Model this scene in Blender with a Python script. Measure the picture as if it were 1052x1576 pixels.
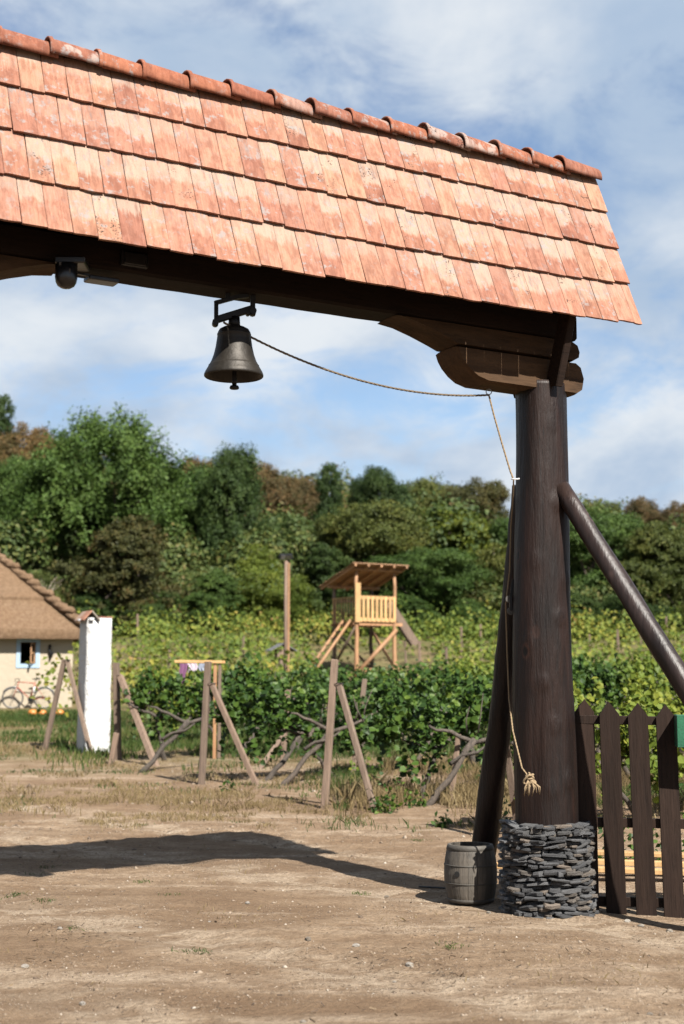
import bpy, math, random
import numpy as np
from mathutils import Vector, Matrix

R = math.radians
rng = np.random.default_rng(7)
random.seed(7)
sc = bpy.context.scene
for o in list(bpy.data.objects):
    bpy.data.objects.remove(o)

# ------------------------------------------------------------------ camera
FPX, HORIZON, CAMZ = 2190.0, 1060.0, 1.73          # focal length and horizon in photograph pixels, eye height in metres
PITCH = math.atan((HORIZON - 788.0) / FPX)
cam_data = bpy.data.cameras.new('camera')
cam = bpy.data.objects.new('camera', cam_data)
sc.collection.objects.link(cam)
cam.location = (0, 0, CAMZ)
cam.rotation_euler = (math.pi / 2 + PITCH, 0, 0)
cam_data.sensor_fit = 'VERTICAL'
cam_data.sensor_height = 36.0
cam_data.sensor_width = 24.0
cam_data.lens = 36.0 * FPX / 1576.0
cam_data.clip_start = 0.1
cam_data.clip_end = 5000
cam_data.dof.use_dof = True
cam_data.dof.focus_distance = 11.3
cam_data.dof.aperture_fstop = 1.9
sc.camera = cam
sc.render.resolution_x, sc.render.resolution_y = 684, 1024

# ------------------------------------------------------------------ sky, sun, exposure
SUN_EL = R(45)
SUN_H = Vector((0.53, -0.85)).normalized()          # horizontal direction towards the sun
world = bpy.data.worlds.new('World')
sc.world = world
world.use_nodes = True
wn, wl = world.node_tree.nodes, world.node_tree.links
wn.clear()


def wnode(t, **kw):
    n = wn.new(t)
    for k, v in kw.items():
        setattr(n, k, v)
    return n


def wmath(op, a, b=None, clamp=False):
    n = wnode('ShaderNodeMath', operation=op, use_clamp=clamp)
    for i, v in enumerate((a, b)):
        if v is None:
            continue
        if isinstance(v, (int, float)):
            n.inputs[i].default_value = v
        else:
            wl.new(v, n.inputs[i])
    return n.outputs[0]


sky = wnode('ShaderNodeTexSky', sky_type='NISHITA', sun_disc=False, sun_elevation=SUN_EL,
            sun_rotation=math.atan2(SUN_H.x, SUN_H.y), air_density=1.0, dust_density=0.6, ozone_density=1.6)
geo = wnode('ShaderNodeTexCoord')
sep = wnode('ShaderNodeSeparateXYZ')
wl.new(geo.outputs['Generated'], sep.inputs[0])
den = wmath('ADD', wmath('MAXIMUM', sep.outputs[2], 0.0), 0.42)
comb = wnode('ShaderNodeCombineXYZ')
wl.new(wmath('DIVIDE', sep.outputs[0], den), comb.inputs[0])
wl.new(wmath('DIVIDE', sep.outputs[1], den), comb.inputs[1])
comb.inputs[2].default_value = 3.7


def wnoise(scale, detail, rough, dist, loc=(0, 0, 0), sx=1.0):
    mp = wnode('ShaderNodeMapping')
    mp.inputs['Location'].default_value = loc
    mp.inputs['Scale'].default_value = (sx, 1, 1)
    wl.new(comb.outputs[0], mp.inputs[0])
    n = wnode('ShaderNodeTexNoise')
    n.inputs['Scale'].default_value = scale
    n.inputs['Detail'].default_value = detail
    n.inputs['Roughness'].default_value = rough
    n.inputs['Distortion'].default_value = dist
    wl.new(mp.outputs[0], n.inputs['Vector'])
    return n.outputs['Fac']


def wrange(v, a, b, c, d):
    n = wnode('ShaderNodeMapRange', interpolation_type='SMOOTHSTEP')
    wl.new(v, n.inputs[0])
    for i, q in enumerate((a, b, c, d)):
        n.inputs[i + 1].default_value = q
    return n.outputs[0]


cloud_a = wnoise(2.0, 9, 0.52, 0.35, (16.58, 16.13, 0))
cloud_b = wnoise(6.0, 10, 0.64, 0.6, (16.01, 3.87, 0), 0.9)
cover = wrange(wmath('ADD', wmath('MULTIPLY', cloud_a, 0.62), wmath('MULTIPLY', cloud_b, 0.42)), 0.42, 0.555, 0.10, 0.97)
tone = wrange(wnoise(3.4, 6, 0.55, 0.2, (1.7, 9.2, 0)), 0.36, 0.66, 0.0, 1.0)
cl = wnode('ShaderNodeMix', data_type='RGBA')
wl.new(tone, cl.inputs[0])
cl.inputs[6].default_value = (0.140, 0.178, 0.230, 1)
cl.inputs[7].default_value = (0.262, 0.275, 0.288, 1)
skc = wnode('ShaderNodeMix', data_type='RGBA', blend_type='MULTIPLY')
skc.inputs[0].default_value = 1
wl.new(sky.outputs[0], skc.inputs[6])
skc.inputs[7].default_value = (0.045, 0.047, 0.049, 1)
mx = wnode('ShaderNodeMix', data_type='RGBA')
wl.new(cover, mx.inputs[0])
wl.new(skc.outputs[2], mx.inputs[6])
wl.new(cl.outputs[2], mx.inputs[7])
bg = wnode('ShaderNodeBackground')
wl.new(mx.outputs[2], bg.inputs[0])
bg.inputs[1].default_value = 1.0

wo = wnode('ShaderNodeOutputWorld')
wl.new(bg.outputs[0], wo.inputs[0])

sun_data = bpy.data.lights.new('sun', 'SUN')
sun_data.energy = 5.0
sun_data.angle = R(0.53)
sun_data.color = (1.0, 0.95, 0.87)
sun = bpy.data.objects.new('sun', sun_data)
sc.collection.objects.link(sun)
to_sun = Vector((SUN_H.x * math.cos(SUN_EL), SUN_H.y * math.cos(SUN_EL), math.sin(SUN_EL)))
sun.rotation_euler = to_sun.to_track_quat('Z', 'Y').to_euler()
sun.location = (20, -20, 30)

sc.view_settings.view_transform = 'Standard'
sc.view_settings.look = 'None'
sc.view_settings.gamma = 1
sc.view_settings.exposure = 1.65
sc.view_settings.use_curve_mapping = False
sc.render.engine = 'CYCLES'
sc.cycles.use_denoising = True
sc.cycles.max_bounces = 6
sc.cycles.transparent_max_bounces = 4

# ------------------------------------------------------------------ helpers
COL = sc.collection


def unproj(px, py, Y):
    """photograph pixel -> world point at distance Y in front of the camera"""
    c, s = math.cos(PITCH), math.sin(PITCH)
    a, b = (px - 526) / FPX, (788 - py) / FPX
    d = Vector((a, c - b * s, s + b * c))
    t = Y / d.y
    return Vector((d.x * t, Y, CAMZ + d.z * t))


def vnoise(x, y, seed=0):
    x = np.asarray(x, float); y = np.asarray(y, float)
    xi, yi = np.floor(x).astype(np.int64), np.floor(y).astype(np.int64)
    fx, fy = x - xi, y - yi
    fx = fx * fx * (3 - 2 * fx); fy = fy * fy * (3 - 2 * fy)

    def h(a, b):
        n = (a * 374761393 + b * 668265263 + seed * 1442695041) & 0xffffffff
        n = ((n ^ (n >> 13)) * 1274126177) & 0xffffffff
        n = ((n ^ (n >> 16)) * 2246822519) & 0xffffffff
        return ((n ^ (n >> 15)) & 0xffff) / 65535.0
    return (h(xi, yi) * (1 - fx) + h(xi + 1, yi) * fx) * (1 - fy) + (h(xi, yi + 1) * (1 - fx) + h(xi + 1, yi + 1) * fx) * fy


def fbm(x, y, o=4, seed=0):
    v, a = 0, 0.5
    for i in range(o):
        v = v + a * (vnoise(x * 2 ** i, y * 2 ** i, seed + i) - 0.5)
        a *= 0.55
    return v


def sstep(a, b, x):
    t = np.clip((np.asarray(x, float) - a) / (b - a), 0, 1)
    return t * t * (3 - 2 * t)


HY = [-400, 13, 16, 30, 48, 56, 66, 78, 120, 200, 300, 450, 900, 3000]
HZ = [0, 0, 0.05, 0.5, 1.12, 2.3, 3.7, 5.4, 11.5, 23.5, 32, 34, 30, 28]


def gz_base(x, y):
    x = np.asarray(x, float); y = np.asarray(y, float)
    z = np.interp(y, HY, HZ)
    z = z - 0.03 * sstep(13, 17, y)
    lat = np.clip(1 - np.where(x < 0, 0.0045, 0.0085) * x, 0.5, 1.5)
    k = sstep(66, 150, y)
    z = z * (1 - k + k * lat)
    z = z + 0.03 - 0.07 * sstep(1.2, 2.7, x) * (1 - sstep(13, 17, y))
    return z


def gz_micro(x, y):
    x = np.asarray(x, float); y = np.asarray(y, float)
    near = 1 - sstep(20, 40, y)
    t = fbm(x * 0.5 + 3, y * 0.5, 3, 5) * 0.06
    # wheel ruts running across the track, broken clods
    r = fbm(x * 2.2 + 0.8 * y, y * 2.0, 4, 11) * 0.032
    c = fbm(x * 8, y * 8, 3, 23) * 0.034
    rough = sstep(0.42, 0.62, vnoise(x * 0.55 + 9, y * 0.8 + 2, 31))
    d = (x + y) * 0.7071 - 6.36 + 0.35 * fbm(x * 0.4, y * 0.4, 2, 91)
    rut = 0
    for c0 in (-1.7, 0.0, 2.6, 4.3):
        rut = rut - 0.016 * np.exp(-((d - c0) / 0.16) ** 2) + 0.008 * np.exp(-((np.abs(d - c0) - 0.30) / 0.11) ** 2)
    return near * (t + r + c * (0.25 + 1.1 * rough) + rut) - 0.01


def gz(x, y):
    return float(gz_base(x, y) + gz_micro(x, y))


def GP(px, Y, dz=0.0):
    """ground point below photograph column px at distance Y"""
    X = (px - 526) / FPX * Y
    for _ in range(3):
        z = gz(X, Y)
        dep = Y * math.cos(PITCH) + (z - CAMZ) * math.sin(PITCH)
        X = (px - 526) / FPX * dep
    return Vector((X, Y, gz(X, Y) + dz))


class MB:
    def __init__(s):
        s.v, s.f, s.sm = [], [], []

    def add(s, vs, fs, smooth=False):
        b = len(s.v)
        s.v += [tuple(v) for v in vs]
        s.f += [tuple(i + b for i in f) for f in fs]
        s.sm += [smooth] * len(fs)

    def box(s, c, size, rot=None, ch=0.0, jit=0.0):
        """box with optional chamfered edges around the local z axis"""
        hx, hy, hz = size[0] / 2, size[1] / 2, size[2] / 2
        if ch > 0:
            ring = [(-hx + ch, -hy), (hx - ch, -hy), (hx, -hy + ch), (hx, hy - ch), (hx - ch, hy), (-hx + ch, hy), (-hx, hy - ch), (-hx, -hy + ch)]
            k = (1 - ch / max(hx, 1e-6)), (1 - ch / max(hy, 1e-6))
            L = []
            for (sx, sy, z) in ((k[0], k[1], -hz), (1, 1, -hz + ch), (1, 1, hz - ch), (k[0], k[1], hz)):
                L.append([(p[0] * sx, p[1] * sy, z) for p in ring])
            vs = [p for r in L for p in r]
            fs = [tuple(reversed(range(8)))]
            for r in range(3):
                for i in range(8):
                    j = (i + 1) % 8
                    fs.append((r * 8 + i, r * 8 + j, r * 8 + 8 + j, r * 8 + 8 + i))
            fs.append(tuple(range(24, 32)))
        else:
            vs = [(x, y, z) for z in (-hz, hz) for (x, y) in ((-hx, -hy), (hx, -hy), (hx, hy), (-hx, hy))]
            fs = [(3, 2, 1, 0), (4, 5, 6, 7), (0, 1, 5, 4), (1, 2, 6, 5), (2, 3, 7, 6), (3, 0, 4, 7)]
        if jit:
            vs = [(x + random.uniform(-jit, jit), y + random.uniform(-jit, jit), z + random.uniform(-jit, jit)) for x, y, z in vs]
        M = rot if rot is not None else Matrix.Identity(3)
        c = Vector(c)
        s.add([M @ Vector(v) + c for v in vs], fs)
        return s

    def bar(s, p0, p1, w, h, up=(0, 0, 1), ch=0.0, jit=0.0):
        p0, p1 = Vector(p0), Vector(p1)
        d = p1 - p0
        z = d.normalized()
        x = Vector(up).cross(z)
        if x.length < 1e-4:
            x = Vector((1, 0, 0))
        x.normalize()
        y = z.cross(x)
        M = Matrix((x, y, z)).transposed()
        return s.box((p0 + p1) / 2, (w, h, d.length), M, ch, jit)

    def tube(s, pts, rad, n=10, cap=True, bump=0.0, seed=0, smooth=True, oval=1.0):
        pts = [Vector(p) for p in pts]
        if not hasattr(rad, '__len__'):
            rad = [rad] * len(pts)
        rr = random.Random(seed)
        ph = [rr.uniform(0, 6.28) for _ in range(4)]
        vs, fs = [], []
        ref = None
        for i, p in enumerate(pts):
            t = (pts[min(i + 1, len(pts) - 1)] - pts[max(i - 1, 0)])
            t = t.normalized() if t.length > 1e-9 else Vector((0, 0, 1))
            if ref is None:
                ref = Vector((1, 0, 0)) if abs(t.x) < 0.8 else Vector((0, 1, 0))
            x = (ref - t * ref.dot(t)).normalized()
            y = t.cross(x)
            ref = x
            for k in range(n):
                a = 2 * math.pi * k / n
                r = rad[i] * (1 + bump * (0.5 * math.sin(2 * a + ph[0] + i * 0.7) + 0.5 * math.sin(3 * a + ph[1] - i * 1.1) + 0.6 * rr.uniform(-1, 1)))
                vs.append(p + x * (math.cos(a) * r) + y * (math.sin(a) * r * oval))
        for i in range(len(pts) - 1):
            for k in range(n):
                j = (k + 1) % n
                fs.append((i * n + k, i * n + j, (i + 1) * n + j, (i + 1) * n + k))
        s.add(vs, fs, smooth)
        if cap:
            b = len(s.v) - len(vs)
            s.f += [tuple(b + i for i in reversed(range(n))), tuple(b + (len(pts) - 1) * n + i for i in range(n))]
            s.sm += [False, False]
        return s

    def lathe(s, prof, n=24, c=(0, 0, 0), smooth=True, capb=False, capt=False):
        c = Vector(c)
        vs, fs = [], []
        for r, z in prof:
            for k in range(n):
                a = 2 * math.pi * k / n
                vs.append(c + Vector((r * math.cos(a), r * math.sin(a), z)))
        for i in range(len(prof) - 1):
            for k in range(n):
                j = (k + 1) % n
                fs.append((i * n + k, i * n + j, (i + 1) * n + j, (i + 1) * n + k))
        s.add(vs, fs, smooth)
        b = len(s.v) - len(vs)
        if capb:
            s.f.append(tuple(b + i for i in reversed(range(n)))); s.sm.append(False)
        if capt:
            s.f.append(tuple(b + (len(prof) - 1) * n + i for i in range(n))); s.sm.append(False)
        return s

    def prism(s, poly, y0, y1, axis='y', round_=0.0):
        """polygon in (x,z) extruded along y, counter-clockwise seen from -y"""
        n = len(poly)
        vs, fs = [], []
        cx = sum(p[0] for p in poly) / n; cz = sum(p[1] for p in poly) / n
        levels = [(y0, 1.0), (y1, 1.0)] if not round_ else [(y0, 1 - round_), (y0 + (y1 - y0) * .12, 1 - round_ * .25), (y0 + (y1 - y0) * .28, 1.0),
                                                          (y1 - (y1 - y0) * .28, 1.0), (y1 - (y1 - y0) * .12, 1 - round_ * .25), (y1, 1 - round_)]
        for (y, k) in levels:
            for (x, z) in poly:
                vs.append((x, y, cz + (z - cz) * k))
        for L in range(len(levels) - 1):
            for i in range(n):
                j = (i + 1) % n
                fs.append((L * n + i, L * n + j, (L + 1) * n + j, (L + 1) * n + i))
        m = (len(levels) - 1) * n
        fs = [tuple(reversed(f)) for f in fs]
        fs.append(tuple(range(n)))
        fs.append(tuple(m + i for i in reversed(range(n))))
        s.add(vs, fs)
        return s

    def mesh(s, name, mat):
        me = bpy.data.meshes.new(name)
        me.from_pydata(s.v, [], s.f)
        me.polygons.foreach_set('use_smooth', s.sm)
        if mat:
            me.materials.append(mat)
        me.update()
        return me

    def build(s, name, mat, parent=None, loc=None, rz=None):
        return link(name, s.mesh(name, mat), parent, loc, rz)


def link(name, me, parent=None, loc=None, rz=None):
    o = bpy.data.objects.new(name, me)
    COL.objects.link(o)
    if parent:
        o.parent = parent
    if loc is not None:
        o.location = loc
    if rz is not None:
        o.rotation_euler = (0, 0, rz)
    return o


def npmesh(name, V, nper, mat, smooth=False):
    """mesh of equal polygons, nper fresh vertices each; V is (N*nper,3)"""
    V = np.asarray(V, np.float32).reshape(-1, 3)
    nv = len(V); nf = nv // nper
    me = bpy.data.meshes.new(name)
    me.vertices.add(nv)
    me.vertices.foreach_set('co', V.ravel())
    me.loops.add(nv)
    me.loops.foreach_set('vertex_index', np.arange(nv, dtype=np.int32))
    me.polygons.add(nf)
    me.polygons.foreach_set('loop_start', np.arange(0, nv, nper, dtype=np.int32))
    me.polygons.foreach_set('use_smooth', np.full(nf, smooth, bool))
    me.update(calc_edges=True)
    if mat:
        me.materials.append(mat)
    return me


def empty(name, loc, rz=0.0):
    o = bpy.data.objects.new(name, None)
    COL.objects.link(o)
    o.empty_display_size = 0.2
    o.location = loc
    o.rotation_euler = (0, 0, rz)
    return o


def tag(o, label=None, cat=None, group=None, kind=None):
    if label: o['label'] = label
    if cat: o['category'] = cat
    if group: o['group'] = group
    if kind: o['kind'] = kind
    return o


# ------------------------------------------------------------------ materials
class NT:
    def __init__(s, name):
        s.m = bpy.data.materials.new(name)
        s.m.use_nodes = True
        s.n, s.l = s.m.node_tree.nodes, s.m.node_tree.links
        s.b = s.n['Principled BSDF']
        s.out = s.n['Material Output']
        s.tc = s.n.new('ShaderNodeTexCoord')

    def inp(s, node, i, v):
        if v is None:
            return
        if hasattr(v, 'is_output'):
            s.l.new(v, node.inputs[i])
        else:
            node.inputs[i].default_value = v

    def vec(s, scale=(1, 1, 1), coord='Object', offset=None, src=None):
        mp = s.n.new('ShaderNodeMapping')
        s.l.new(src if src is not None else s.tc.outputs[coord], mp.inputs[0])
        mp.inputs['Scale'].default_value = scale
        if offset is not None:
            s.inp(mp, 'Location', offset)
        return mp.outputs[0]

    def noise(s, vec, scale, detail=4, rough=0.55, dist=0.0):
        n = s.n.new('ShaderNodeTexNoise')
        s.l.new(vec, n.inputs['Vector'])
        n.inputs['Scale'].default_value = scale
        n.inputs['Detail'].default_value = detail
        n.inputs['Roughness'].default_value = rough
        n.inputs['Distortion'].default_value = dist
        return n.outputs['Fac']

    def voro(s, vec, scale, feature='F1', out='Distance'):
        n = s.n.new('ShaderNodeTexVoronoi')
        n.feature = feature
        s.l.new(vec, n.inputs['Vector'])
        n.inputs['Scale'].default_value = scale
        return n.outputs[out]

    def ramp(s, fac, stops, interp='LINEAR'):
        n = s.n.new('ShaderNodeValToRGB')
        n.color_ramp.interpolation = interp
        el = n.color_ramp.elements
        while len(el) > 1:
            el.remove(el[-1])
        el[0].position, el[0].color = stops[0][0], (*stops[0][1], 1)
        for p, c in stops[1:]:
            e = el.new(p); e.color = (*c, 1)
        s.l.new(fac, n.inputs[0])
        return n.outputs[0]

    def rng(s, v, a, b, c=0.0, d=1.0, smooth=True):
        n = s.n.new('ShaderNodeMapRange')
        n.interpolation_type = 'SMOOTHSTEP' if smooth else 'LINEAR'
        s.inp(n, 0, v)
        for i, q in enumerate((a, b, c, d)):
            n.inputs[i + 1].default_value = q
        return n.outputs[0]

    def math(s, op, a, b=None, clamp=False):
        n = s.n.new('ShaderNodeMath')
        n.operation = op
        n.use_clamp = clamp
        s.inp(n, 0, a); s.inp(n, 1, b)
        return n.outputs[0]

    def mix(s, fac, a, b, mode='MIX'):
        n = s.n.new('ShaderNodeMix')
        n.data_type = 'RGBA'
        n.blend_type = mode
        s.inp(n, 0, fac)
        s.inp(n, 6, a if hasattr(a, 'is_output') else (*a, 1))
        s.inp(n, 7, b if hasattr(b, 'is_output') else (*b, 1))
        return n.outputs[2]

    def rand(s):
        return s.n.new('ShaderNodeObjectInfo').outputs['Random']

    def island(s):
        return s.n.new('ShaderNodeNewGeometry').outputs['Random Per Island']

    def sep(s, v=None):
        n = s.n.new('ShaderNodeSeparateXYZ')
        s.l.new(v if v is not None else s.tc.outputs['Object'], n.inputs[0])
        return n.outputs

    def bump(s, h, strength=0.4, dist=0.02):
        n = s.n.new('ShaderNodeBump')
        n.inputs['Strength'].default_value = strength
        n.inputs['Distance'].default_value = dist
        s.l.new(h, n.inputs['Height'])
        s.l.new(n.outputs[0], s.b.inputs['Normal'])

    def fin(s, col=None, rough=0.8, metal=0.0, spec=None, alb=0.52):
        if hasattr(col, 'is_output'):
            col = s.mix(1.0, col, (alb, alb, alb), 'MULTIPLY')
        s.inp(s.b, 'Base Color', col if (col is None or hasattr(col, 'is_output')) else (*col, 1))
        s.inp(s.b, 'Roughness', rough)
        s.b.inputs['Metallic'].default_value = metal
        if spec is not None:
            s.b.inputs['Specular IOR Level'].default_value = spec
        return s.m


def wood(name, dark, light, rough=0.75, stretch=(14, 14, 1.4), bump=0.5, scale=1.0, dist=0.012, weather=None, spec=None, alb=0.54, crack=False):
    t = NT(name)
    r = t.rand()
    off = t.math('MULTIPLY', r, 37.0)
    v = t.vec(tuple(q * scale for q in stretch), offset=None)
    add = t.n.new('ShaderNodeVectorMath'); add.operation = 'ADD'
    t.l.new(v, add.inputs[0])
    cb = t.n.new('ShaderNodeCombineXYZ')
    for i in range(3):
        t.l.new(off, cb.inputs[i])
    t.l.new(cb.outputs[0], add.inputs[1])
    v = add.outputs[0]
    g = t.noise(v, 1.3, 6, 0.6, 0.6)
    fine = t.noise(v, 5.5, 4, 0.65, 0.2)
    big = t.noise(t.vec((1.3, 1.3, 0.9)), 1.6, 3)
    c = t.ramp(g, [(0.28, dark), (0.72, light)])
    c = t.mix(t.rng(fine, 0.30, 0.5, 0.55, 0.0), c, tuple(q * 0.35 for q in dark))
    c = t.mix(t.rng(big, 0.35, 0.7, 0.0, 0.45), c, tuple(0.5 * (a + b) * 1.25 for a, b in zip(dark, light)))
    tint = t.rng(r, 0, 1, 0.75, 1.2, False)
    c = t.mix(1.0, c, t.ramp(r, [(0, (0.78, 0.76, 0.74)), (0.5, (1, 1, 1)), (1, (1.18, 1.12, 1.08))]), 'MULTIPLY')
    if crack:
        ck = t.noise(t.vec((26, 26, 0.7)), 1.0, 3, 0.5, 0.4)
        ckf = t.math('MULTIPLY', t.rng(t.math('ABSOLUTE', t.math('SUBTRACT', ck, 0.5)), 0.0, 0.012, 1, 0), t.rng(t.noise(t.vec((3, 3, 1.2)), 1.3, 2), 0.48, 0.6, 0, 0.9))
        c = t.mix(ckf, c, (0.002, 0.001, 0.001))
        kv = t.voro(t.vec((4.2, 4.2, 2.4)), 1.0)
        c = t.mix(t.rng(kv, 0.13, 0.20, 0.75, 0.0), c, tuple(q * 1.5 for q in light))
        c = t.mix(t.rng(kv, 0.07, 0.12, 0.95, 0.0), c, (0.004, 0.002, 0.0015))
        c = t.mix(t.rng(t.noise(t.vec((5, 5, 0.8)), 1.0, 4, 0.6), 0.45, 0.7, 0.0, 0.75), c, tuple(q * 0.45 for q in dark))
    if weather:
        c = t.mix(t.rng(t.noise(t.vec((3, 3, 2)), 2.4, 5, 0.65), 0.45, 0.68, 0, 0.7), c, weather)
    t.bump(t.math('ADD', t.math('MULTIPLY', g, 0.6), t.math('MULTIPLY', fine, 0.4)), bump, dist)
    return t.fin(c, rough, spec=spec, alb=alb)


def plain(name, col, rough=0.6, var=0.25, scale=8, bump=0.15, metal=0.0, dist=0.01, alb=0.54):
    t = NT(name)
    n = t.noise(t.vec(), scale, 5, 0.6)
    c = t.mix(n, tuple(q * (1 - var) for q in col), tuple(min(1, q * (1 + var)) for q in col))
    t.bump(t.noise(t.vec(), scale * 3, 4), bump, dist)
    return t.fin(c, rough, metal, alb=alb)


def foliage(name, stops, trans=0.35, rough=0.6, noise_scale=0.35, obj_var=True):
    t = NT(name)
    isl = t.island()
    n = t.noise(t.vec(), noise_scale, 3)
    f = t.math('ADD', t.math('MULTIPLY', isl, 0.55), t.math('MULTIPLY', t.rng(n, 0.3, 0.7, 0, 1), 0.45))
    c = t.ramp(f, stops)
    if obj_var:
        c = t.mix(1.0, c, t.ramp(t.rand(), [(0, (0.82, 0.86, 0.8)), (0.5, (1, 1, 1)), (1, (1.15, 1.08, 0.95))]), 'MULTIPLY')
    c = t.mix(1.0, c, (0.47, 0.46, 0.44), 'MULTIPLY')
    t.fin(c, rough, spec=0.2, alb=1.0)
    tr = t.n.new('ShaderNodeBsdfTranslucent')
    t.l.new(c, tr.inputs[0])
    ms = t.n.new('ShaderNodeMixShader')
    ms.inputs[0].default_value = trans
    t.l.new(t.b.outputs[0], ms.inputs[1])
    t.l.new(tr.outputs[0], ms.inputs[2])
    t.l.new(ms.outputs[0], t.out.inputs[0])
    return t.m


def tile_material(name, ridge=False):
    t = NT(name)
    r = t.rand()
    off = t.n.new('ShaderNodeCombineXYZ')
    for i, k in enumerate((61.0, 113.0, 29.0)):
        t.l.new(t.math('MULTIPLY', r, k), off.inputs[i])
    ad = t.n.new('ShaderNodeVectorMath'); ad.operation = 'ADD'
    t.l.new(t.tc.outputs['Object'], ad.inputs[0]); t.l.new(off.outputs[0], ad.inputs[1])
    P = ad.outputs[0]
    r2 = t.math('FRACT', t.math('MULTIPLY', r, 17.31))
    r3 = t.math('FRACT', t.math('MULTIPLY', r, 71.77))
    base = t.ramp(r, [(0.0, (0.43, 0.205, 0.135)), (0.2, (0.46, 0.228, 0.150)), (0.4, (0.46, 0.238, 0.155)),
                      (0.55, (0.42, 0.195, 0.132)), (0.7, (0.48, 0.262, 0.168)), (0.85, (0.33, 0.142, 0.094)), (1.0, (0.46, 0.232, 0.158))])
    if ridge:
        base = t.ramp(r, [(0.0, (0.30, 0.105, 0.062)), (0.35, (0.37, 0.135, 0.072)), (0.65, (0.28, 0.11, 0.072)), (1.0, (0.40, 0.165, 0.095))])
    streak = t.noise(t.vec((75, 3, 4), src=P), 1.0, 6, 0.65)
    c = t.mix(t.rng(streak, 0.35, 0.65, 0.0, 0.75), base, t.mix(1.0, base, (1.35, 1.4, 1.45), 'MULTIPLY'))
    blot = t.noise(t.vec((1.7, 0.7, 1), src=P), 10, 6, 0.68, 0.3)
    c = t.mix(t.rng(blot, 0.42, 0.64, 0, 0.7), c, t.mix(1.0, base, (0.66, 0.55, 0.52), 'MULTIPLY'))
    if not ridge:
        y = t.sep()[1]
        edge = t.math('ADD', y, t.math('MULTIPLY', t.math('SUBTRACT', t.noise(t.vec((9, 4, 4), src=P), 1.4, 4), 0.5), 0.22))
        edge = t.math('ADD', edge, t.math('MULTIPLY', t.math('SUBTRACT', r3, 0.5), 0.12))
        edge = t.math('ADD', edge, t.math('MULTIPLY', t.math('SUBTRACT', streak, 0.5), 0.10))
        lime = t.math('MULTIPLY', t.rng(edge, -0.055, 0.0, 0, 1), t.rng(r2, 0.15, 0.8, 0.12, 0.62))
        c = t.mix(lime, c, (0.51, 0.40, 0.315))
        smut = t.math('MULTIPLY', t.rng(t.noise(t.vec((34, 7, 7), src=P), 1.0, 6, 0.7, 0.4), 0.52, 0.66, 0, 0.75), t.rng(edge, -0.06, 0.02, 0.10, 1))
        c = t.mix(t.math('MULTIPLY', smut, t.rng(r3, 0.2, 0.6, 0.25, 1.0)), c, (0.27, 0.235, 0.225))
        low = t.math('MULTIPLY', t.rng(edge, -0.03, -0.07, 0, 1), t.rng(r3, 0.35, 0.75, 0.05, 0.6))
        c = t.mix(low, c, t.mix(1.0, c, (0.72, 0.58, 0.54), 'MULTIPLY'))
    else:
        lime = t.math('MULTIPLY', t.rng(t.noise(t.vec(src=P), 5, 4), 0.5, 0.58, 0, 1), t.rng(r2, 0.55, 0.75, 0.0, 0.75))
        c = t.mix(lime, c, (0.52, 0.42, 0.37))
    gl = t.noise(t.vec((12, 12, 12), src=P), 1.3, 5, 0.7)
    grey = t.math('MULTIPLY', t.rng(gl, 0.53, 0.64, 0, 0.75), t.rng(r3, 0.15, 0.6, 0.2, 1.0))
    c = t.mix(grey, c, (0.36, 0.34, 0.33))
    lich = t.math('MULTIPLY', t.rng(t.noise(t.vec(src=P), 70, 3, 0.6), 0.54, 0.60, 0, 1), t.rng(t.noise(t.vec(src=P), 9, 2), 0.55, 0.62, 0, 1))
    lich = t.math('MULTIPLY', lich, t.rng(r2, 0.86, 0.90, 0.0, 0.95))
    c = t.mix(lich, c, (0.025, 0.022, 0.02))
    speck = t.rng(t.voro(t.vec(src=P), 95), 0.12, 0.2, 0.55, 0.0)
    c = t.mix(speck, c, (0.12, 0.07, 0.05))
    h = t.math('ADD', t.math('MULTIPLY', streak, 0.5), t.math('MULTIPLY', blot, 0.6))
    t.bump(t.math('ADD', h, t.math('MULTIPLY', t.noise(t.vec(src=P), 120, 3), 0.35)), 0.45, 0.004)
    c = t.mix(t.rng(t.noise(t.vec((22, 5, 5), src=P), 1.0, 6, 0.7), 0.48, 0.70, 0, 0.55), c, t.mix(1.0, base, (0.62, 0.60, 0.62), 'MULTIPLY'))
    return t.fin(c, 0.88, spec=0.2, alb=0.47)


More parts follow.
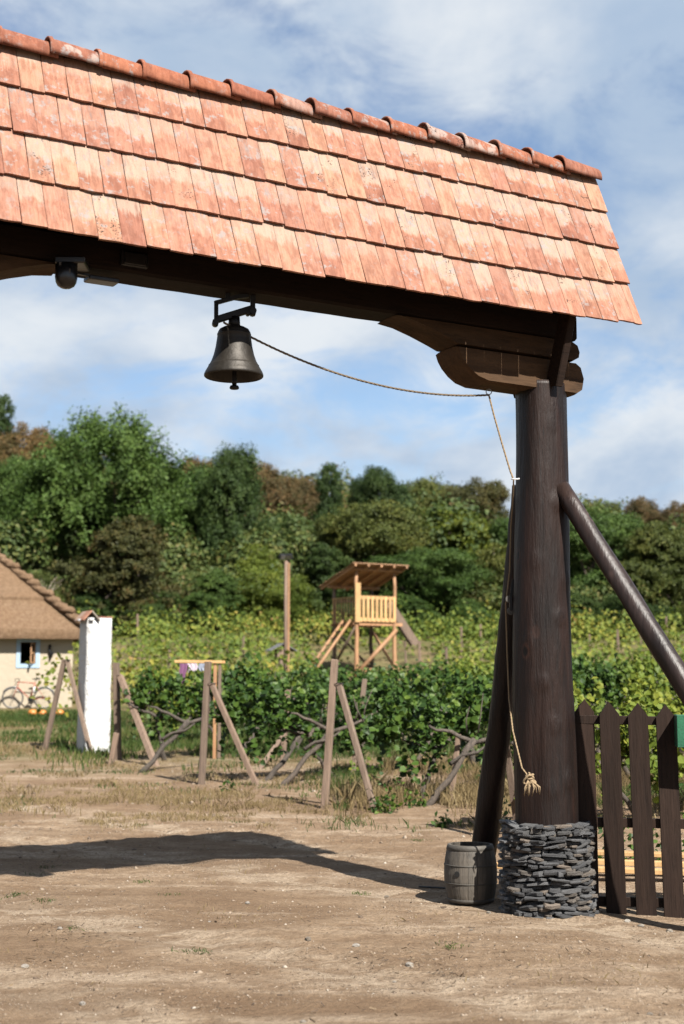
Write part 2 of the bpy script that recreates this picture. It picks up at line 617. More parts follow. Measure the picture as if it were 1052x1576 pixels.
def ground_material():
    t = NT('bare_dirt')
    P = t.tc.outputs['Object']
    s = t.sep()
    big = t.noise(t.vec((0.55, 0.8, 1)), 0.9, 5, 0.55, 0.6)
    mid = t.noise(t.vec((1, 1.5, 1)), 2.6, 6, 0.6, 0.4)
    fine = t.noise(t.vec(), 26, 6, 0.7)
    grit = t.noise(t.vec(), 110, 3, 0.7)
    c = t.ramp(big, [(0.30, (0.225, 0.148, 0.090)), (0.48, (0.310, 0.214, 0.136)), (0.66, (0.390, 0.284, 0.190))])
    mp = t.n.new('ShaderNodeMapping')
    mp.inputs['Rotation'].default_value = (0, 0, R(32))
    mp.inputs['Scale'].default_value = (0.20, 1.25, 1)
    t.l.new(P, mp.inputs[0])
    trk = t.noise(mp.outputs[0], 1.0, 5, 0.5, 0.9)
    dd = t.math('ADD', t.math('MULTIPLY', t.math('ADD', s[0], s[1]), 0.7071), t.math('MULTIPLY', t.math('SUBTRACT', t.noise(t.vec(), 0.55, 3), 0.5), 0.9))
    comp = None
    for c0 in (4.66, 6.36, 8.96, 10.66):
        q = t.rng(t.math('ABSOLUTE', t.math('SUBTRACT', dd, c0)), 0.10, 0.45, 1, 0)
        comp = q if comp is None else t.math('MAXIMUM', comp, q)
    comp = t.math('MULTIPLY', comp, t.rng(mid, 0.30, 0.60, 0.35, 1.0))
    c = t.mix(t.rng(trk, 0.50, 0.64, 0.0, 0.85), c, (0.480, 0.375, 0.272))
    c = t.mix(t.math('MULTIPLY', comp, 0.9), c, (0.475, 0.375, 0.272))
    c = t.mix(t.rng(trk, 0.46, 0.34, 0.0, 0.6), c, (0.225, 0.155, 0.100))
    c = t.mix(t.rng(mid, 0.36, 0.60, 0.65, 0.0), c, (0.205, 0.132, 0.080))
    c = t.mix(t.rng(fine, 0.36, 0.60, 0.55, 0.0), c, (0.145, 0.094, 0.058))
    c = t.mix(t.rng(grit, 0.60, 0.74, 0.0, 0.5), c, (0.50, 0.42, 0.33))
    c = t.mix(t.rng(grit, 0.44, 0.30, 0.0, 0.8), c, (0.085, 0.056, 0.037))
    st = t.rng(t.voro(t.vec(), 34), 0.10, 0.17, 0.7, 0.0)
    c = t.mix(t.math('MULTIPLY', st, t.rng(mid, 0.45, 0.6, 0, 1)), c, (0.36, 0.31, 0.26))
    # soil with thin grass further back: vineyard floor, meadow by the house, hillside
    yy = t.math('ADD', s[1], t.math('MULTIPLY', t.math('SUBTRACT', t.noise(t.vec(), 0.4, 4), 0.5), 9.0))
    veg = t.rng(yy, 23.0, 33.0, 0.0, 0.9)
    gcol = t.ramp(t.noise(t.vec(), 0.8, 5, 0.6), [(0.3, (0.21, 0.145, 0.085)), (0.5, (0.15, 0.13, 0.055)), (0.7, (0.075, 0.105, 0.03))])
    c = t.mix(veg, c, gcol)
    hill = t.rng(yy, 62, 74, 0, 1)
    c = t.mix(hill, c, t.ramp(t.noise(t.vec(), 0.3, 4), [(0.3, (0.05, 0.06, 0.02)), (0.7, (0.10, 0.10, 0.035))]))
    h = t.math('ADD', t.math('MULTIPLY', fine, 0.7), t.math('ADD', t.math('MULTIPLY', grit, 0.3), t.math('MULTIPLY', mid, 0.8)))
    t.bump(h, 1.0, 0.045)
    return t.fin(c, 0.95, spec=0.1, alb=0.65)


M = {}
M['ground'] = ground_material()
M['tile'] = tile_material('terracotta_tile')
M['ridge'] = tile_material('terracotta_ridge', True)
M['post'] = wood('stained_log', (0.012, 0.0052, 0.0036), (0.062, 0.024, 0.014), 0.5, (9, 9, 0.9), 0.8, 1.0, 0.02, spec=0.24, alb=0.22, crack=True)
M['brace'] = wood('stained_brace', (0.026, 0.014, 0.011), (0.085, 0.052, 0.043), 0.42, (11, 11, 0.8), 0.45, 1.0, 0.02, spec=0.3, alb=0.34, crack=True)
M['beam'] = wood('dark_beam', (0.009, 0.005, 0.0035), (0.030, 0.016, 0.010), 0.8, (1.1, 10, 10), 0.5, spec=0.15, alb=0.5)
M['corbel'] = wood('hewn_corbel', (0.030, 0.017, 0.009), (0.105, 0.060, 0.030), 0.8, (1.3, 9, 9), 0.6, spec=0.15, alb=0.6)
M['picket'] = wood('brown_picket', (0.030, 0.017, 0.012), (0.078, 0.046, 0.033), 0.6, (16, 16, 1.1), 0.6, spec=0.12, alb=0.27)
M['pine'] = wood('new_pine', (0.48, 0.27, 0.10), (0.70, 0.45, 0.20), 0.7, (10, 10, 1.0), 0.2)
M['larch'] = wood('peeled_log', (0.30, 0.145, 0.065), (0.52, 0.30, 0.15), 0.7, (8, 8, 0.9), 0.3)
M['greywood'] = wood('weathered_stake', (0.115, 0.075, 0.052), (0.285, 0.205, 0.150), 0.85, (18, 18, 1.2), 0.6)
M['greyboard'] = wood('grey_board', (0.22, 0.18, 0.14), (0.42, 0.36, 0.30), 0.85, (14, 14, 1.2), 0.4)
M['bark'] = wood('tree_bark', (0.045, 0.034, 0.026), (0.13, 0.10, 0.075), 0.9, (6, 6, 1.5), 0.8, dist=0.04)
M['vinebark'] = wood('vine_bark', (0.035, 0.027, 0.021), (0.15, 0.12, 0.095), 0.9, (22, 22, 4), 1.0, dist=0.03)
M['barrel'] = wood('barrel_stave', (0.040, 0.033, 0.026), (0.150, 0.128, 0.102), 0.75, (22, 22, 1.6), 0.6, alb=0.62, weather=(0.065, 0.058, 0.048))
M['iron'] = plain('black_iron', (0.018, 0.018, 0.019), 0.5, 0.4, 20, 0.2, 0.6)
M['hoop'] = plain('grey_hoop', (0.085, 0.076, 0.064), 0.7, 0.4, 20, 0.3, 0.2)
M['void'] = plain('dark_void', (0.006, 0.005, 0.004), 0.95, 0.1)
M['bronze'] = plain('dark_bronze', (0.034, 0.028, 0.021), 0.55, 0.5, 9, 0.35, 0.5, alb=0.5)
M['rope'] = plain('hemp_rope', (0.34, 0.24, 0.135), 0.9, 0.3, 60, 0.6)
M['rope_dark'] = plain('darker_hemp_rope', (0.17, 0.125, 0.08), 0.9, 0.3, 60, 0.6)  # darker tone of the same hemp rope, used on the span from the bell
M['plastic'] = plain('black_plastic', (0.012, 0.012, 0.013), 0.32, 0.2)
M['green_paint'] = wood('green_painted_board', (0.006, 0.085, 0.042), (0.016, 0.155, 0.075), 0.5, (10, 1.2, 10), 0.3)
M['lime'] = plain('white_limewash', (0.80, 0.80, 0.79), 0.85, 0.10, 3.5, 0.8, dist=0.05, alb=0.46)
M['clay'] = plain('clay_plaster', (0.50, 0.425, 0.320), 0.95, 0.13, 2.2, 0.6, dist=0.03)
M['paleblue'] = plain('pale_blue_limewash', (0.40, 0.54, 0.68), 0.9, 0.1, 6, 0.3)
M['thatch'] = None
M['white'] = plain('white_plastic', (0.75, 0.75, 0.74), 0.5, 0.05)
M['orange_metal'] = plain('orange_red_enamel', (0.42, 0.075, 0.030), 0.35, 0.1)
M['rubber'] = plain('tyre_rubber', (0.030, 0.029, 0.028), 0.8, 0.2)
M['chrome'] = plain('dull_steel', (0.35, 0.35, 0.35), 0.4, 0.2, 10, 0.1, 0.8)
M['pumpkin'] = plain('pumpkin_skin', (0.62, 0.22, 0.035), 0.5, 0.2, 9, 0.2)
M['stalk'] = plain('dry_stalk', (0.22, 0.19, 0.08), 0.9)
M['cable'] = plain('black_cable', (0.015, 0.015, 0.016), 0.6)
M['shingle'] = plain('grey_shingle', (0.13, 0.13, 0.135), 0.8, 0.3, 12, 0.4)
M['purple'] = plain('purple_cloth', (0.20, 0.075, 0.17), 0.95)
M['paisley'] = plain('pale_patterned_cloth', (0.62, 0.52, 0.60), 0.95, 0.5, 30)
M['bluecloth'] = plain('grey_blue_cloth', (0.30, 0.33, 0.42), 0.95, 0.3, 30)


def stone_material():
    t = NT('slate_stone')
    r = t.rand()
    c = t.ramp(r, [(0, (0.050, 0.051, 0.054)), (0.35, (0.088, 0.090, 0.095)), (0.6, (0.135, 0.137, 0.142)), (0.78, (0.070, 0.069, 0.068)),
                   (0.88, (0.15, 0.132, 0.115)), (1, (0.21, 0.172, 0.140))])
    n = t.noise(t.vec(), 26, 6, 0.7)
    c = t.mix(t.rng(n, 0.35, 0.7, 0, 0.6), c, t.mix(1.0, c, (1.9, 1.85, 1.8), 'MULTIPLY'))
    c = t.mix(t.rng(n, 0.42, 0.28, 0, 0.7), c, (0.02, 0.02, 0.022))
    t.bump(t.math('ADD', n, t.noise(t.vec((20, 20, 90)), 1.5, 4)), 0.8, 0.012)
    return t.fin(c, 0.62, spec=0.3, alb=0.54)


def pale_stone_material():
    t = NT('pale_field_stone')
    r = t.rand()
    c = t.ramp(r, [(0, (0.22, 0.18, 0.14)), (0.5, (0.36, 0.32, 0.27)), (1, (0.50, 0.46, 0.41))])
    n = t.noise(t.vec(), 18, 5, 0.65)
    c = t.mix(t.rng(n, 0.35, 0.7, 0.5, 0), c, (0.19, 0.15, 0.11))
    t.bump(n, 0.6, 0.02)
    return t.fin(c, 0.9)


def gravel_material():
    t = NT('loose_gravel')
    c = t.ramp(t.island(), [(0, (0.10, 0.066, 0.043)), (0.45, (0.24, 0.172, 0.115)), (0.95, (0.36, 0.285, 0.21)), (1, (0.52, 0.46, 0.38))])
    return t.fin(c, 0.95)


def debris_material():
    t = NT('dry_debris')
    c = t.ramp(t.island(), [(0, (0.045, 0.028, 0.018)), (0.6, (0.13, 0.085, 0.05)), (1, (0.30, 0.22, 0.13))])
    return t.fin(c, 0.95)


def thatch_material():
    t = NT('reed_thatch')
    a = t.noise(t.vec((26, 5, 5)), 1.6, 6, 0.7)
    b = t.noise(t.vec((1, 1, 3)), 1.1, 4)
    f = t.noise(t.vec((30, 30, 30)), 1.0, 4, 0.7)
    c = t.ramp(a, [(0.28, (0.15, 0.095, 0.058)), (0.5, (0.31, 0.205, 0.128)), (0.72, (0.46, 0.325, 0.215))])
    c = t.mix(t.rng(b, 0.35, 0.65, 0.0, 0.4), c, (0.30, 0.185, 0.105))
    c = t.mix(t.rng(t.noise(t.vec((9, 9, 9)), 1.0, 5, 0.7), 0.40, 0.62, 0.5, 0.0), c, (0.17, 0.105, 0.062))
    t.bump(t.math('ADD', a, f), 1.0, 0.09)
    return t.fin(c, 0.95, spec=0.1, alb=0.72)


M['slate'] = stone_material()
M['pale_stone'] = pale_stone_material()
M['gravel'] = gravel_material()
M['debris'] = debris_material()
M['thatch'] = thatch_material()
M['vine'] = foliage('vine_leaf', [(0.0, (0.02, 0.05, 0.012)), (0.4, (0.052, 0.115, 0.024)), (0.7, (0.12, 0.215, 0.036)), (0.9, (0.24, 0.31, 0.05)), (1.0, (0.42, 0.38, 0.07))], 0.35, 0.5)
M['vine_yellow'] = foliage('yellowing_vine_leaf', [(0.0, (0.075, 0.135, 0.024)), (0.4, (0.19, 0.275, 0.042)), (0.75, (0.33, 0.38, 0.052)), (1.0, (0.52, 0.42, 0.06))], 0.4, 0.55)
M['far_vine'] = foliage('far_vine_leaf', [(0.0, (0.075, 0.1313, 0.0225)), (0.35, (0.1562, 0.2313, 0.0375)), (0.65, (0.275, 0.3313, 0.0525)), (0.9, (0.4125, 0.375, 0.0688)), (1.0, (0.4, 0.2375, 0.0875))], 0.35, 0.6, 0.16, False)
M['leaf_mid'] = foliage('leaf_mid_green', [(0.0, (0.034, 0.072, 0.016)), (0.5, (0.085, 0.16, 0.032)), (1.0, (0.165, 0.255, 0.055))], 0.28)
M['leaf_fresh'] = foliage('leaf_fresh_green', [(0.0, (0.039, 0.087, 0.018)), (0.5, (0.093, 0.177, 0.036)), (1.0, (0.1725, 0.27, 0.0675))], 0.32)
M['leaf_dark'] = foliage('leaf_dark_green', [(0.0, (0.022, 0.048, 0.012)), (0.5, (0.052, 0.1, 0.022)), (1.0, (0.105, 0.155, 0.036))], 0.22)
M['leaf_olive'] = foliage('leaf_olive', [(0.0, (0.048, 0.072, 0.018)), (0.5, (0.115, 0.15, 0.034)), (1.0, (0.235, 0.235, 0.055))], 0.28)
M['leaf_bronze'] = foliage('leaf_bronze', [(0.0, (0.04, 0.05, 0.016)), (0.5, (0.085, 0.092, 0.026)), (0.8, (0.135, 0.115, 0.034)), (1.0, (0.19, 0.11, 0.045))], 0.25)
M['leaf_lime'] = foliage('leaf_lime', [(0.0, (0.0715, 0.1235, 0.0208)), (0.5, (0.1625, 0.234, 0.0338)), (1.0, (0.286, 0.338, 0.0585))], 0.38)
M['leaf_rust'] = foliage('leaf_rust', [(0.0, (0.06, 0.065, 0.022)), (0.4, (0.13, 0.105, 0.04)), (0.7, (0.27, 0.16, 0.07)), (1.0, (0.17, 0.19, 0.055))], 0.25)
M['far_wood'] = foliage('far_wood_leaf', [(0.0, (0.036, 0.068, 0.018)), (0.45, (0.09, 0.138, 0.034)), (0.7, (0.15, 0.172, 0.042)), (0.86, (0.21, 0.15, 0.058)), (1.0, (0.28, 0.15, 0.07))], 0.22, 0.6, 0.05, False)
M['grass_green'] = foliage('green_blade', [(0.0, (0.040, 0.085, 0.018)), (0.6, (0.095, 0.150, 0.035)), (1.0, (0.20, 0.21, 0.065))], 0.3, 0.6, 0.3, False)
M['grass_dry'] = foliage('dry_blade', [(0.0, (0.19, 0.135, 0.062)), (0.6, (0.34, 0.255, 0.13)), (1.0, (0.46, 0.37, 0.21))], 0.25, 0.7, 0.3, False)

# ------------------------------------------------------------------ ground: one sheet out to the horizon


def ground():
    xs = np.concatenate([-np.geomspace(900, 12.2, 40), np.arange(-12, -6, 0.25), np.arange(-6, 6, 0.055), np.arange(6, 12, 0.25), np.geomspace(12.2, 900, 40)])
    ys = np.concatenate([-np.geomspace(400, 2, 14), np.arange(0, 5, 0.25), np.arange(5, 19, 0.055), np.arange(19, 34, 0.16), np.arange(34, 80, 0.6), np.geomspace(80.6, 2600, 70)])
    X, Y = np.meshgrid(xs, ys)
    Z = gz_base(X, Y) + gz_micro(X, Y)
    nx, ny = len(xs), len(ys)
    V = np.stack([X, Y, Z], -1).reshape(-1, 3)
    i = np.arange(nx * ny).reshape(ny, nx)
    F = np.stack([i[:-1, :-1], i[:-1, 1:], i[1:, 1:], i[1:, :-1]], -1).reshape(-1, 4)
    me = bpy.data.meshes.new('ground')
    me.vertices.add(len(V)); me.vertices.foreach_set('co', V.astype(np.float32).ravel())
    me.loops.add(F.size); me.loops.foreach_set('vertex_index', F.astype(np.int32).ravel())
    me.polygons.add(len(F)); me.polygons.foreach_set('loop_start', np.arange(0, F.size, 4, dtype=np.int32))
    me.polygons.foreach_set('use_smooth', np.ones(len(F), bool))
    me.update(calc_edges=True)
    me.materials.append(M['ground'])
    o = link('ground', me)
    tag(o, kind='structure', label='tan bare dirt track rising into vineyard and wooded hillside', cat='ground')


ground()

# ------------------------------------------------------------------ the gate
GX, GY = 1.62, 11.5
GROT = R(29.75)
RIDGE_Z, EAVE_Z, OVER = 6.13, 4.66, 0.54
X_R, X_L = 0.62, -6.15
LEFT_POST = -5.56
gate = empty('wooden_gate', (GX, GY, gz_base(GX, GY)), GROT)
gate.location.z = 0
tag(gate, 'dark timber gate with a steep orange tiled roof spanning the dirt track', 'gate')
GM = Matrix.Translation((GX, GY, 0)) @ Matrix.Rotation(GROT, 4, 'Z')
GMI = GM.inverted()


def g2w(x, y, z):
    return GM @ Vector((x, y, z))


def log_post(seed, knots):
    n, m = 72, 130
    z0, z1 = 0.02, 4.21
    zs = np.linspace(z0, z1, m)
    a = np.linspace(0, 2 * np.pi, n, endpoint=False)
    A, Z = np.meshgrid(a, zs)
    r = np.interp(Z, [0, 0.7, 2.2, 4.2], [0.252, 0.244, 0.226, 0.214])
    r = r + 0.008 * np.sin(2 * A + 1.2 * Z + seed) + 0.006 * np.sin(3 * A - 0.9 * Z)
    r = r + 0.024 * fbm(np.cos(A) * 2.2 + 5 + seed, np.sin(A) * 2.2 + Z * 1.1, 3, 40 + seed)
    r = r + 0.006 * fbm(A * 9, Z * 0.8 + seed, 2, 60 + seed)
    for ka, kz, kh in knots:
        da = np.angle(np.exp(1j * (A - ka)))
        d2 = (da * 0.22 / 0.04) ** 2 + ((Z - kz) / 0.05) ** 2
        r = r + kh * 0.55 * np.exp(-d2) - kh * 0.6 * np.exp(-d2 * 6)
    cx = 0.016 * np.sin(Z * 1.7 + seed)
    V = np.stack([np.cos(A) * r + cx, np.sin(A) * r, Z], -1).reshape(-1, 3)
    mb = MB()
    fs = []
    for i in range(m - 1):
        for k in range(n):
            j = (k + 1) % n
            fs.append((i * n + k, i * n + j, (i + 1) * n + j, (i + 1) * n + k))
    mb.add(V.tolist(), fs, True)
    mb.f.append(tuple(range((m - 1) * n, m * n))); mb.sm.append(False)
    return mb


# angles are in the gate's frame; the camera looks at the post from about -119 degrees
CA = R(-111)
knots = [(CA + 0.15, 3.86, 0.02), (CA + 0.3, 3.22, 0.035), (CA - 0.5, 2.75, 0.02), (CA + 0.45, 2.30, 0.03), (CA - 0.3, 1.78, 0.028),
         (CA + 0.1, 1.45, 0.02), (CA + 0.55, 1.02, 0.03), (CA - 0.75, 2.1, 0.02), (CA + 0.75, 2.6, 0.02), (CA - 0.1, 0.95, 0.016), (CA + 0.3, 3.98, 0.018)]
log_post(1, knots).build('post', M['post'], gate)
log_post(4, [(k[0] + 0.6, k[1] - 0.1, k[2]) for k in knots]).build('post', M['post'], gate, (LEFT_POST, 0, 0))

# main beam: three stacked squared logs, slightly waney
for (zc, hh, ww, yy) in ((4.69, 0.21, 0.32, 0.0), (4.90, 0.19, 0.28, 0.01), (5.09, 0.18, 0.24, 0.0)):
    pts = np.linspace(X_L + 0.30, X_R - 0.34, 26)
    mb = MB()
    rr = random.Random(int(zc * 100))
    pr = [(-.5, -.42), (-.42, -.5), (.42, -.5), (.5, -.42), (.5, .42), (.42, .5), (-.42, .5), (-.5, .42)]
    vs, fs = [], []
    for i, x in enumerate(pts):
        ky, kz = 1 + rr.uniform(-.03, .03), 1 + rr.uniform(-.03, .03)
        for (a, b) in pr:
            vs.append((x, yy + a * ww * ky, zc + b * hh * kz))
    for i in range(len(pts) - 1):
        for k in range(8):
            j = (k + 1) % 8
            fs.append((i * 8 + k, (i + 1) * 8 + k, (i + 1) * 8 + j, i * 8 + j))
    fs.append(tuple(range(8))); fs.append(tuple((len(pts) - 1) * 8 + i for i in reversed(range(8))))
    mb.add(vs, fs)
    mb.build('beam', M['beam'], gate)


def corbel(prof, w, side, base):
    """log bracket with a carved nose; side=1 noses to the left of its post, -1 mirrored"""
    poly = [(base + side * x, z) for x, z in prof]
    if side < 0:
        poly = poly[::-1]
    return MB().prism(poly, -w / 2, w / 2, round_=0.10).build('corbel', M['corbel'], gate)


def arc(p0, p1, bulge, n=7):
    (x0, z0), (x1, z1) = p0, p1
    return [(x0 + (x1 - x0) * t + bulge * math.sin(math.pi * t) * (z1 - z0), z0 + (z1 - z0) * t - bulge * math.sin(math.pi * t) * (x1 - x0)) for t in [i / n for i in range(n + 1)]]


low_prof = [(-0.905, 4.405), (-0.885, 4.345), (-0.85, 4.285), (-0.79, 4.22), (-0.72, 4.17), (-0.62, 4.14), (0.27, 4.13), (0.32, 4.165), (0.34, 4.27), (0.31, 4.37), (0.26, 4.405)]
up_prof = [(-1.46, 4.582), (-1.32, 4.562), (-1.16, 4.512), (-1.0, 4.452), (-0.90, 4.410), (0.25, 4.410), (0.30, 4.44), (0.31, 4.49), (0.29, 4.55), (0.23, 4.582)]
for side, base in ((1, 0.0), (-1, LEFT_POST)):
    corbel(low_prof, 0.33, side, base)
    corbel(up_prof, 0.31, side, base)

# struts from post heads to the eaves, eave plates, rafters, boarding
for bx in (-0.03, LEFT_POST + 0.03):
    for sy in (-1, 1):
        MB().bar((bx + 0.02, sy * 0.215, 4.17), (bx, sy * 0.46, 4.78), 0.15, 0.07, (1, 0, 0), 0.008).build('strut', M['beam'], gate)
slope = Vector((0, -OVER, EAVE_Z - RIDGE_Z))
SL = slope.length
sd = slope.normalized()
roof_frame = MB()
for sy in (-1, 1):
    nrm = Vector((0, -(-sd.z), sd.y * -1)) if False else Vector((0, sy * -1 * (RIDGE_Z - EAVE_Z) / SL * -1, OVER / SL))
    d = Vector((0, sy * OVER / SL, -(RIDGE_Z - EAVE_Z) / SL))
    top = Vector((0, 0, RIDGE_Z))
    Mx = Matrix(((1, 0, 0), tuple(-d), tuple(nrm))).transposed()
    for k in range(7 if sy < 0 else 6):
        c = top + d * (0.125 + k * 0.205) - nrm * 0.045
        roof_frame.box((0.5 * (X_L + X_R), c.y, c.z), (X_R - X_L - 0.06, 0.195, 0.022), Mx)
    for x in np.linspace(X_L + 0.1, X_R - 0.1, 9):
        c = top + d * (SL * 0.53) - nrm * 0.105
        roof_frame.box((x, c.y, c.z), (0.09, SL * 0.74, 0.09), Mx)
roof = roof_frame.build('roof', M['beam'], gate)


def tile_mesh(seed):
    rr = random.Random(seed)
    w, L, th = 0.1665, 0.47, 0.017
    mb = MB()
    xs = [-w / 2, -w / 2 + 0.004, -w * 0.17, w * 0.17, w / 2 - 0.004, w / 2]
    lowz = [-0.003, 0, 0.001, 0.001, 0, -0.003]
    lo = [rr.uniform(-0.004, 0.004) for _ in xs]
    vs = []
    for (y, k) in ((-L / 2, 0), (L / 2, 1)):
        for i, x in enumerate(xs):
            yy = y + (lo[i] if k == 0 else 0) + (0.004 if (k == 0 and i in (0, 5)) else 0)
            vs.append((x, yy, th / 2 + lowz[i] + 0.002 * math.cos(x / w * 3)))
        for i, x in enumerate(xs):
            yy = y + (lo[i] if k == 0 else 0) + 0.003
            vs.append((x, yy, -th / 2))
    fs = []
    for i in range(5):
        fs.append((i, i + 1, 12 + i + 1, 12 + i))
        fs.append((6 + i + 1, 6 + i, 18 + i, 18 + i + 1))
        fs.append((i + 1, i, 6 + i, 6 + i + 1))
        fs.append((12 + i, 12 + i + 1, 18 + i + 1, 18 + i))
    fs.append((0, 12, 18, 6)); fs.append((5, 11, 23, 17))
    mb.add(vs, fs)
    return mb.mesh('roof_tile', M['tile'])


tile_meshes = [tile_mesh(i) for i in range(5)]
ROWS, TW = 4, 0.168
first_bottom = 0.44
rt = random.Random(3)
back_tiles = MB()
for sy in (-1, 1):
    nrm = Vector((0, sy * (RIDGE_Z - EAVE_Z) / SL, OVER / SL))
    d = Vector((0, sy * OVER / SL, -(RIDGE_Z - EAVE_Z) / SL))
    expo = ((SL if sy < 0 else SL - 0.22) - first_bottom) / 3
    for row in range(ROWS):
        bot = first_bottom + row * expo
        x = X_L + (0.09 if row % 2 else 0.0)
        nt = int((X_R - X_L) / TW)
        wav = rt.uniform(0, 6)
        for i in range(nt + 1):
            xc = X_L + (i + (0.5 if row % 2 == 0 else 0.0)) * (X_R - X_L) / nt
            half = False
            if row % 2 and i in (0, nt):
                half = True
                xc += 0.045 if i == 0 else -0.045
            if row % 2 == 0 and i == nt:
                continue
            tmesh = tile_meshes[rt.randrange(5)]
            L = 0.47
            sag = 0.045 * (row / 3) * max(0.0, 1 - ((xc + 2.2) / 2.9) ** 2) + 0.006 * math.sin(xc * 1.9 + wav) + rt.gauss(0, 0.0055)
            lift = 0.022 + rt.uniform(0, 0.003)
            tilt = -math.asin(0.024 / expo) - rt.uniform(-0.004, 0.010)
            c = Vector((xc + rt.uniform(-.0015, .0015), 0, RIDGE_Z)) + d * (bot - L / 2 + sag) + nrm * (lift - 0.035)
            ydir = -d
            R1 = Matrix((Vector((1, 0, 0)) * (1 if sy < 0 else -1), ydir, nrm)).transposed()
            # pivot the tilt about the tile's upper end so lower edges ride over the course below
            tm = Matrix.Translation(c + nrm * (0.035)) @ (R1 @ Matrix.Rotation(tilt, 3, 'X') @ Matrix.Rotation(rt.gauss(0, 0.006), 3, 'Z') @ Matrix.Rotation(rt.gauss(0, 0.005), 3, 'Y')).to_4x4()
            if half:
                tm = tm @ Matrix.Diagonal((0.5, 1, 1, 1))
            if sy < 0:
                o = bpy.data.objects.new('tile', tmesh)
                COL.objects.link(o)
                o.parent = roof
                o.matrix_local = tm
            else:
                back_tiles.add([tm @ v.co for v in tmesh.vertices], [tuple(p.vertices) for p in tmesh.polygons])


tag(back_tiles.build('tile', M['tile'], roof), kind='stuff')


def ridge_mesh(seed):
    rr = random.Random(seed)
    L = 0.42
    n = 12
    mb = MB()
    prof = [(-L / 2, 0.150), (-L / 2 + 0.024, 0.153), (-L / 2 + 0.034, 0.139), (0, 0.132), (L / 2, 0.120)]
    vs = []
    for th in (0.0, -0.014):
        for (x, r) in prof:
            for k in range(n + 1):
                a = R(-8) + (math.pi + R(16)) * k / n
                rag = rr.uniform(-.004, .004) if k in (0, n) else 0
                vs.append((x, (r + th) * math.cos(a) * 0.94, (r + th) * math.sin(a) + rag))
    m = n + 1
    P = len(prof) * m
    fs = []
    for i in range(len(prof) - 1):
        for k in range(n):
            fs.append((i * m + k, (i + 1) * m + k, (i + 1) * m + k + 1, i * m + k + 1))
            fs.append((P + i * m + k, P + i * m + k + 1, P + (i + 1) * m + k + 1, P + (i + 1) * m + k))
    for k in range(n):
        fs.append((k, k + 1, P + k + 1, P + k))
        e = (len(prof) - 1) * m
        fs.append((e + k + 1, e + k, P + e + k, P + e + k + 1))
    for i in range(len(prof) - 1):
        fs.append((i * m, P + i * m, P + (i + 1) * m, (i + 1) * m))
        fs.append((i * m + n, (i + 1) * m + n, P + (i + 1) * m + n, P + i * m + n))
    mb.add(vs, fs, True)
    return mb.mesh('ridge_tile', M['ridge'])


ridge_meshes = [ridge_mesh(i) for i in range(3)]
nr = 19
for i in range(nr):
    o = bpy.data.objects.new('ridge_tile', ridge_meshes[i % 3])
    COL.objects.link(o)
    o.parent = roof
    x = X_R - 0.19 - i * 0.343
    o.location = (x + rt.uniform(-.012, .012), rt.uniform(-.008, .008), RIDGE_Z - 0.072 + rt.uniform(-.008, .008))
    o.rotation_euler = (rt.gauss(0, 0.04), R(2.4) + rt.gauss(0, 0.016), rt.gauss(0, 0.018))

# diagonal log braces (given in world space, kept under the gate)


def wlog(name, p0, p1, r0, r1, mat, seed, n=16, seg=22, bump=0.075, bend=0.035):
    p0, p1 = Vector(p0), Vector(p1)
    rr = random.Random(seed)
    side = (p1 - p0).cross(Vector((0, 0, 1))).normalized()
    pts = [GMI @ (p0.lerp(p1, t) + side * bend * math.sin(math.pi * t) + side * rr.uniform(-.004, .004)) for t in [i / seg for i in range(seg + 1)]]
    rad = [r0 + (r1 - r0) * i / seg for i in range(seg + 1)]
    return MB().tube(pts, rad, n, True, bump, seed).build(name, mat, gate)


wlog('brace', (GX + 0.74 * 0.20, GY - 0.67 * 0.20, 3.34), (GX + 0.74 * 2.61, GY - 0.67 * 2.61, -0.2), 0.072, 0.105, M['brace'], 5)
wlog('brace', (1.50, 11.68, 3.40), (1.15, 12.52, -0.1), 0.088, 0.112, M['post'], 8)
wlog('brace', g2w(LEFT_POST - 0.1, -0.17, 3.33), g2w(LEFT_POST - 0.6, -1.9, -0.2), 0.07, 0.10, M['brace'], 6)
wlog('brace', g2w(LEFT_POST, 0.17, 3.4), g2w(LEFT_POST, 1.15, -0.1), 0.088, 0.11, M['post'], 9)

# dry-stone slate plinths


def slate_mesh(seed):
    rr = random.Random(seed)
    n = 6
    ring = []
    for k in range(n):
        a = 2 * math.pi * k / n + rr.uniform(-.25, .25)
        ring.append((0.5 * math.copysign(abs(math.cos(a)) ** 0.45, math.cos(a)) * rr.uniform(.82, 1.1), 0.5 * math.copysign(abs(math.sin(a)) ** 0.45, math.sin(a)) * rr.uniform(.75, 1.1)))
    sl = rr.uniform(-.3, .3)
    vs = [(x * rr.uniform(.9, 1.03), y * rr.uniform(.93, 1.02), -.5 + sl * y + rr.uniform(-.05, .12)) for x, y in ring] + [(x * rr.uniform(.96, 1.06), y, sl * y + rr.uniform(-.25, .35)) for x, y in ring] + [(x * rr.uniform(.82, .98), y * rr.uniform(.86, .98), .5 + sl * y + rr.uniform(-.15, .05)) for x, y in ring]
    fs = [tuple(reversed(range(n)))]
    for L_ in range(2):
        for k in range(n):
            j = (k + 1) % n
            fs.append((L_ * n + k, L_ * n + j, (L_ + 1) * n + j, (L_ + 1) * n + k))
    fs.append(tuple(range(2 * n, 3 * n)))
    mb = MB(); mb.add(vs, fs)
    return mb.mesh('slate', M['slate'])


slates = [slate_mesh(i) for i in range(9)]
rs = random.Random(11)


